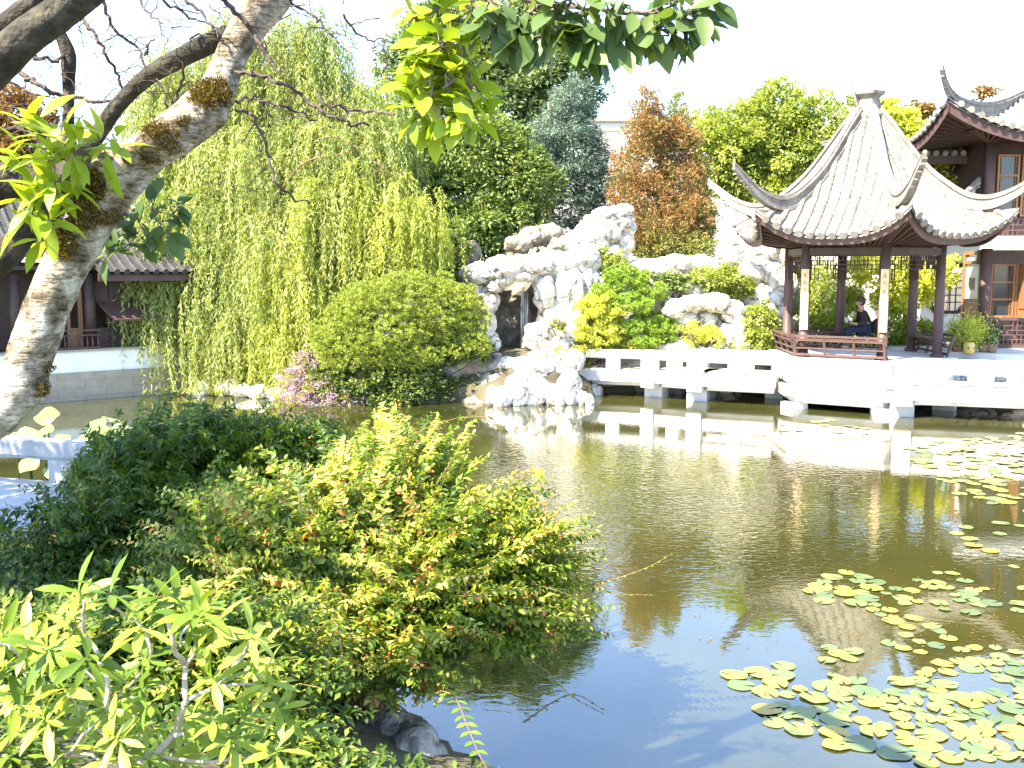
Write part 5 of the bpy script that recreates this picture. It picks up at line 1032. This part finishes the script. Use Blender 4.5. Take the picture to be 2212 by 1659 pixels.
wh = [(820, 1200), (350, 920), (1500, 1500), (1250, 1480), (850, 1390), (540, 1400), (200, 900), (1000, 1250), (1820, 1300), (330, 1380), (900, 800), (1400, 780), (545, 565), (720, 590), (1030, 610), (1280, 690), (470, 830), (545, 985), (1610, 840), (10, 830), (60, 1030), (270, 1050), (430, 1190), (1410, 1130), (1740, 1150), (1400, 1390), (740, 1310), (780, 1490), (690, 1600), (1920, 1440), (950, 1640), (280, 1520), (120, 1250), (100, 1450), (1230, 740), (960, 990), (1600, 1620), (1150, 1640), (60, 1620), (1560, 1330), (1660, 960), (400, 1640), (1780, 1600), (1130, 620), (180, 1150), (250, 1300)]
lp, ld, ln_, ll_, lt_ = [], [], [], [], []
for i, (x, y) in enumerate(wh):
    c = z7(x, y, RD+rng.normal()*.12); ax = unit(np.array([rng.normal()*.35, -.25+rng.normal()*.3, 1])); e1 = unit(np.cross(ax, [1, .2, 0])); e2 = np.cross(ax, e1); m = rng.integers(9, 13); a0 = rng.uniform(0, 6.28); ct = rng.uniform(.15, .8)
    for k in range(m):
        a = a0+k*2.399; el = rng.uniform(-.35, .35)+(.9 if k > m-3 else 0); d = (e1*math.cos(a)+e2*math.sin(a))*math.cos(el)+ax*math.sin(el); lp.append(c+ax*.004*k); ld.append(d); ln_.append(unit(ax+rng.normal(size=3)*.2)); ll_.append(rng.uniform(.09, .155)); lt_.append(np.clip(ct+rng.normal()*.15, 0, 1))
ll_ = np.array(ll_); build('leaves', [leafblades(np.array(lp), np.array(ld), np.array(ln_), ll_, ll_*.25, np.array(lt_), droop=.22, prof=(.12, .5, .9, 1., .75, 0))], M['rhodo'], rh, True)

#SECTION magnolia
mg = thing('magnolia_tree', 'leaning mossy magnolia with pale lichen trunk across the upper left corner', 'tree', (-3.4, 4.3, 1.0))
def limb(pts, seg=24, n=60, amp=.06, knobs=()):
    """pts: X, Y, half-width in photo px, depth"""
    A_ = np.array([[*at(X, Y, D), hw*D/FPX] for X, Y, hw, D in pts]); Q = smoothline(A_, n); P, r_ = Q[:, :3], np.maximum(Q[:, 3], .003)
    V, F = tube(P, r_, seg); c = np.repeat(P, seg, 0); d = unit(V-c); rr = np.repeat(r_, seg)
    dv = fbm(V*7, 4, 3)*amp*4+fbm(V*22, 3, 9)*amp*1.6
    for (kx, ky, kD, kr, kh) in knobs:
        kc = at(kx, ky, kD); dd = np.linalg.norm(V-kc, axis=1); dv += kh*np.exp(-(dd/kr)**2)/rr
    return V+d*(dv*rr)[:, None], F
TD = 4.4
t1 = limb([(X_, Y_, h_*.82, D_) for X_, Y_, h_, D_ in [(-260, 1010, 70, 4.3), (-120, 960, 66, TD), (-20, 905, 58, TD), (40, 830, 57, TD), (66, 760, 58, TD), (92, 690, 58, TD), (130, 600, 58, TD), (172, 520, 57, TD), (215, 450, 60, TD), (262, 385, 62, TD), (320, 330, 52, TD), (375, 290, 54, TD), (430, 245, 56, TD+.05), (468, 195, 44, TD+.1), (495, 130, 40, TD+.15), (535, 60, 46, TD+.2), (580, 0, 50, TD+.25), (640, -90, 50, TD+.35)]], 40, 190, .07,
          [(330, 300, TD-.1, .07, .05), (480, 240, TD, .09, .04), (90, 860, TD, .08, .03), (240, 360, TD-.1, .10, .05), (200, 400, TD-.05, .08, .03)])
trk = build('trunk', [t1], M['trunk'], mg, True)
base_t = limb([(-260, 1010, 70, 4.3), (-600, 1300, 80, 4.2), (-700, 1700, 90, 4.1), (-720, 2100, 110, 4.1)], 28, 40, .06); build('trunk_base', [base_t], M['trunk'], mg, True)
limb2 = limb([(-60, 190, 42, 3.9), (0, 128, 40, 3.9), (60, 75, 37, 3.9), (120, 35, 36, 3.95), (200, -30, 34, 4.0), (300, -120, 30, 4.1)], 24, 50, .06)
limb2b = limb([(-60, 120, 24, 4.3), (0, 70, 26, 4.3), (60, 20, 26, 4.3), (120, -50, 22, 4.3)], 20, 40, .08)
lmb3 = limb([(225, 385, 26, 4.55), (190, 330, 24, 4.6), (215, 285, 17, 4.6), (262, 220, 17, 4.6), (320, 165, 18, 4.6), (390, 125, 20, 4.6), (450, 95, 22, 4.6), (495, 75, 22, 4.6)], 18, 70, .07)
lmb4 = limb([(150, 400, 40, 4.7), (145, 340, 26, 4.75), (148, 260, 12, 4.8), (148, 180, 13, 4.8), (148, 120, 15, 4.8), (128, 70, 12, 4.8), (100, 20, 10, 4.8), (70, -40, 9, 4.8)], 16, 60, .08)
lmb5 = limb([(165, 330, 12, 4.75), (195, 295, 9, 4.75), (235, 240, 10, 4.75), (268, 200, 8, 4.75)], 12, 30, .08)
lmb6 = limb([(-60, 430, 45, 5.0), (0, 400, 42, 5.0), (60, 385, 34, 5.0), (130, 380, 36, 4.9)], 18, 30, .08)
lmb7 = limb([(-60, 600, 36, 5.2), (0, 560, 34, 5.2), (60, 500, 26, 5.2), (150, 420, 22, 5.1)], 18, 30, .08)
build('limb', [limb2, limb2b, lmb3, lmb4, lmb5, lmb6, lmb7], M['shadelimb'], mg, True)
for (X, Y, hw, L_, dx, dy) in [(330, 318, 24, 34, -22, -10), (300, 335, 22, 26, -26, 0), (262, 370, 18, 50, -20, 30)]:
    s = at(X+12, Y+12, TD-.02); e = at(X+dx, Y+dy, TD-.16); V, F = tube(smoothline([s, (s+e)/2, e], 9), np.array([1, 1, .98, .95, .92, .9, .95, .9, .7])*hw*TD/FPX, 22); V = V+unit(V-(s+e)/2)*(fbm(V*14, 3)*.02)[:, None]; build('branch_stub', [(V, F)], M['trunk'], mg, True)
# thin branches: polylines in photo points
tw_ = []
lines = [([(160, 20), (205, 75), (232, 125), (255, 165), (268, 200)], 5, 4.75), ([(40, 155), (95, 190), (130, 205), (190, 215), (250, 222), (268, 210)], 6, 4.7), ([(70, 120), (115, 130), (150, 115)], 5, 4.75), ([(220, 0), (255, 70), (300, 105), (315, 140), (355, 200), (358, 230)], 4, 4.6), ([(315, 120), (318, 95), (335, 85)], 3, 4.6), ([(378, 220), (395, 170), (405, 110), (430, 75), (495, 68)], 3.5, 4.6), ([(460, -20), (500, 20), (545, 70), (570, 110), (600, 160)], 6, 4.35),
  ([(505, 158), (560, 165), (610, 178), (650, 205), (690, 235), (740, 260), (800, 268)], 5, 4.4), ([(690, 200), (700, 225), (780, 240), (850, 245)], 4, 4.4), ([(508, 218), (545, 212), (600, 222), (640, 240), (680, 258)], 4, 4.4), ([(508, 235), (545, 250), (570, 300), (585, 360), (600, 400), (640, 430), (670, 435)], 4, 4.4),
  ([(625, 0), (665, 25), (700, 55), (735, 100)], 3.5, 4.4), ([(740, 30), (765, 65), (800, 85), (850, 90)], 3, 4.4), ([(0, 290), (30, 275), (70, 295), (100, 330)], 4, 4.9), ([(0, 355), (60, 370), (110, 420)], 4, 4.9), ([(300, 0), (330, 40), (350, 50)], 3, 4.6), ([(0, 170), (60, 200), (110, 210)], 3.5, 4.9), ([(400, 0), (430, 20), (470, 80)], 4, 4.5), ([(350, 0), (420, 40), (480, 60)], 3, 4.5), ([(20, 250), (80, 300), (140, 330)], 3, 4.9)]
X_ok = lambda pts: pts[0][0] < 260 or rng.random() < .3
def twigs(P0, d0, r_, depth, out):
    P = [P0]; d = d0
    for i in range(rng.integers(3, 6)):
        d = unit(d+rng.normal(size=3)*[.5, .25, .5]); P.append(P[-1]+d*rng.uniform(.02, .04)*(1+depth*.2))
        if depth > 0 and rng.random() < .45: twigs(P[-1], unit(d+rng.normal(size=3)*[.9, .4, .9]), r_*.65, depth-1, out)
    out.append(tube(np.array(P), np.linspace(r_, r_*.35, len(P)), 4))
for pts, hw, D in lines:
    Q = smoothline([at(x, y, D+.05*math.sin(x*.05)) for x, y in pts], len(pts)*4); Q += rng.normal(size=Q.shape)*.006; tw_.append(tube(Q, np.linspace(hw, hw*.55, len(Q))*D/FPX, 6))
    for i in range(3, len(Q)-1, 3):
        if rng.random() < .6: twigs(Q[i], unit(np.array([rng.normal(), rng.normal()*.4, rng.normal()+.25])), .0032, 2 if X_ok(pts) else 1, tw_)
for (X, Y, D) in [(20, 230, 4.9), (60, 260, 4.9), (80, 160, 4.9), (100, 245, 4.8), (180, 250, 4.7), (40, 60, 4.9), (180, 50, 4.7), (60, 230, 5), (350, 30, 4.5), (390, 20, 4.5), (430, 30, 4.5), (700, 60, 4.4), (740, 10, 4.4), (660, 10, 4.4), (20, 200, 5.), (110, 290, 4.9), (300, 190, 4.7), (330, 250, 4.7), (630, 30, 4.4), (820, 40, 4.4), (450, 10, 4.5), (370, 60, 4.5)]: twigs(at(X, Y, D), unit(rng.normal(size=3)), .0035, 3, tw_)
build('twigs', tw_, M['twig'], mg)['label'] = 'bare thin dark twigs with tight curls'
# moss pads: short tufts following the trunk
TV = t1[0]; mv = []
for (X, Y, rx, ry) in [(450, 190, 38, 24), (440, 210, 30, 16), (340, 285, 18, 12), (362, 305, 20, 20), (180, 440, 34, 50), (205, 400, 30, 28), (140, 520, 22, 34), (490, 40, 18, 26), (475, 60, 20, 16), (97, 805, 14, 12), (82, 860, 10, 20), (485, 262, 16, 12), (325, 330, 14, 20), (232, 470, 26, 12), (395, 262, 10, 10)]:
    c = at(X, Y, TD-.1); sc = TD/FPX; dd = np.sqrt(((TV[:, 0]-c[0])/(rx*sc))**2+((TV[:, 2]-c[2])/(ry*sc))**2); pk = TV[(dd < 1.15) & (TV[:, 1] < TD+.05)]
    if len(pk) == 0: continue
    n = int(rx*ry*1.6); b = pk[rng.integers(0, len(pk), n)]+rng.normal(size=(n, 3))*.008; d = unit(rng.normal(size=(n, 3))*.7+np.array([-.3, -.6, .5])); mv.append(leafquads(b, d, rdir(n), rng.uniform(.012, .03, n), .007, rng.uniform(0, 1, n)))
build('moss', mv, M['moss'], mg)
# big leaves near the trunk (sunlit) : clusters of blades on short shoots
def leafcluster(cs, per, ll, droopz, leafmat_, name, wr=.42, drp=.3, tilt=.3):  # shoots of broad pointed leaves
    lp, ld, ln_, L_, T_ = [], [], [], [], []; st = []
    for (X, Y, D, r_) in cs:
        c = at(X, Y, D); sc = D/FPX; ct = rng.uniform(.2, .8); tip = c
        for k in range(per):
            o_ = rdir(1)[0]*r_*sc*rng.uniform(.2, 1)*np.array([1, .7, 1]); p = c+o_; d = unit(o_/(np.linalg.norm(o_)+1e-6)*.8+rng.normal(size=3)*.45+np.array([0, -.1, droopz])); lp.append(p); ld.append(d)
            ln_.append(unit(np.array([rng.normal()*tilt, -.35+rng.normal()*tilt, 1]))); L_.append(ll*rng.uniform(.65, 1.2)); T_.append(np.clip(ct+rng.normal()*.2, 0, 1))
            if k % 2 == 0: st.append(tube(np.array([c+rng.normal(size=3)*.01, (c+p)/2+rng.normal(size=3)*.01, p]), [.004, .003, .002], 4))
    L_ = np.array(L_); o = build(name, [leafblades(np.array(lp), np.array(ld), np.array(ln_), L_, L_*wr, np.array(T_), droop=drp, prof=(.08, .5, .85, 1., .88, .5, 0))], M[leafmat_], mg, True); build('leaf_shoot', st, M['bark'], o); return o
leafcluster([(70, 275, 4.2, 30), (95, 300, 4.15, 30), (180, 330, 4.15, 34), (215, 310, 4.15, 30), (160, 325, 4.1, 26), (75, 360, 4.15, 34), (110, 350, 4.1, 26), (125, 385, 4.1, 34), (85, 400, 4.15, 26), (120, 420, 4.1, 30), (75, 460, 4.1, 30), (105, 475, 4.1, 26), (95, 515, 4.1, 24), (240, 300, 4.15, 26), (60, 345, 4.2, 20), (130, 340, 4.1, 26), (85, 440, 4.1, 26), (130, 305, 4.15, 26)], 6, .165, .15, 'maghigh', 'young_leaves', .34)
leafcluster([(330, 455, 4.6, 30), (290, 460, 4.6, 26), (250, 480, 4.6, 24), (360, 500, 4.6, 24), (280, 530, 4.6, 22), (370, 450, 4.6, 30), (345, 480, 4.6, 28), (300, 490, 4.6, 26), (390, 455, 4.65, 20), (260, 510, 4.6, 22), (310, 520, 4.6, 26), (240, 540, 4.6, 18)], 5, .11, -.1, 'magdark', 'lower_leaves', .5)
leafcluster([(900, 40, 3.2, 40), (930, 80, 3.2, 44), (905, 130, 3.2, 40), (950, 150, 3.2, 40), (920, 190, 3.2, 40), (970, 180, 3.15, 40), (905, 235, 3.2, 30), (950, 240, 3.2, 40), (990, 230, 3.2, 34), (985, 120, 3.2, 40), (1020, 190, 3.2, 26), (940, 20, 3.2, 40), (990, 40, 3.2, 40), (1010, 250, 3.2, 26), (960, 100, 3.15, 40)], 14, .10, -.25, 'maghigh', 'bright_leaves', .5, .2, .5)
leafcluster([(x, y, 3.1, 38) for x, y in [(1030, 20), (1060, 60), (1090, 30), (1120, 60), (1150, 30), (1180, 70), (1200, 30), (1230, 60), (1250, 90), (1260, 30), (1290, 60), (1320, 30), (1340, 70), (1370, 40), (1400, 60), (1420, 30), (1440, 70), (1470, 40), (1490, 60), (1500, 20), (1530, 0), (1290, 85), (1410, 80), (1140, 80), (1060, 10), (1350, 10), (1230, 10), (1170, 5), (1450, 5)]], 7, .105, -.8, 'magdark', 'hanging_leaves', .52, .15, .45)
tb2 = []
for pts, hw in [([(1000, -40), (1010, 40), (1000, 120), (1015, 180), (1010, 240), (985, 270)], 4), ([(1000, 0), (1030, 60), (1000, 90), (940, 110), (930, 200), (950, 250), (1000, 260)], 3), ([(880, -60), (1100, -10), (1200, 10), (1300, 20), (1400, 30), (1500, 25), (1530, 10)], 5), ([(1200, 10), (1250, 50), (1290, 60)], 3), ([(1350, 20), (1390, 60), (1440, 60)], 3), ([(1090, 0), (1110, 40), (1080, 60), (1050, 50)], 3)]:
    Q = smoothline([at(x, y, 3.15) for x, y in pts], len(pts)*5); Q += rng.normal(size=Q.shape)*.004; tb2.append(tube(Q, hw*3.15/FPX, 6))
build('leafy_branch', tb2, M['bark'], mg)
# the rest of the crown, above and left of the picture; it shades the left shrub and stone bridge
CC = np.array([[-5.6, 6.4, 5.8], [-7.2, 7.9, 5.8], [-6.6, 5.6, 6.2], [-8.6, 8.4, 5.6], [-5.2, 7.2, 6.3], [-5.8, 4.4, 5.6], [-8.2, 7.0, 6.0], [-9.8, 7.4, 5.8], [-7.4, 8.6, 5.5], [-10, 8.6, 5.6]]); RR = np.array([[1.3, 1.1, .7]]*10)
q = crown(CC, RR, 760, .42, 34, .14, .07, flat=.6, lo=.4); build('upper_canopy', [q], M['magdark'], mg)
CC2 = np.array([[.35, 2.3, 5.3], [.75, 2.3, 5.2], [1.05, 2.4, 5.2]]); q = crown(CC2, np.array([[.4, .35, .3]]*3), 70, .18, 16, .11, .06, flat=.6, lo=.3); build('overhead_leaves', [q], M['magdark'], mg)
build('canopy_limb', [tube(smoothline([(-3.4, 4.3, 3.2), (-4.6, 5.2, 4.8), (-6.0, 6.6, 5.6), (-8.2, 8.4, 5.6)], 12), np.linspace(.16, .04, 12), 8), tube(smoothline([at(640, -90, 4.75), (-.6, 3.6, 4.9), (.1, 2.6, 5.0), (.9, 2.4, 5.15)], 12), np.linspace(.09, .02, 12), 8), tube(smoothline([(-.1, 2.9, 4.95), (-.2, 3.1, 4.6), at(960, -50, 3.15)], 6), .02, 6)], M['bark'], mg, True)

#SECTION bank cover
n = 26000; gxy = np.c_[rng.uniform(-6.5, .3, n), rng.uniform(3.2, 9.6, n)]; gxy = gxy[~inside(gxy, POND) & ~((gxy[:, 0] > -1.3) & (gxy[:, 1] > 4.9))]; n = len(gxy); P = np.c_[gxy, ground_z(gxy)+rng.uniform(-.02, .14, n)]
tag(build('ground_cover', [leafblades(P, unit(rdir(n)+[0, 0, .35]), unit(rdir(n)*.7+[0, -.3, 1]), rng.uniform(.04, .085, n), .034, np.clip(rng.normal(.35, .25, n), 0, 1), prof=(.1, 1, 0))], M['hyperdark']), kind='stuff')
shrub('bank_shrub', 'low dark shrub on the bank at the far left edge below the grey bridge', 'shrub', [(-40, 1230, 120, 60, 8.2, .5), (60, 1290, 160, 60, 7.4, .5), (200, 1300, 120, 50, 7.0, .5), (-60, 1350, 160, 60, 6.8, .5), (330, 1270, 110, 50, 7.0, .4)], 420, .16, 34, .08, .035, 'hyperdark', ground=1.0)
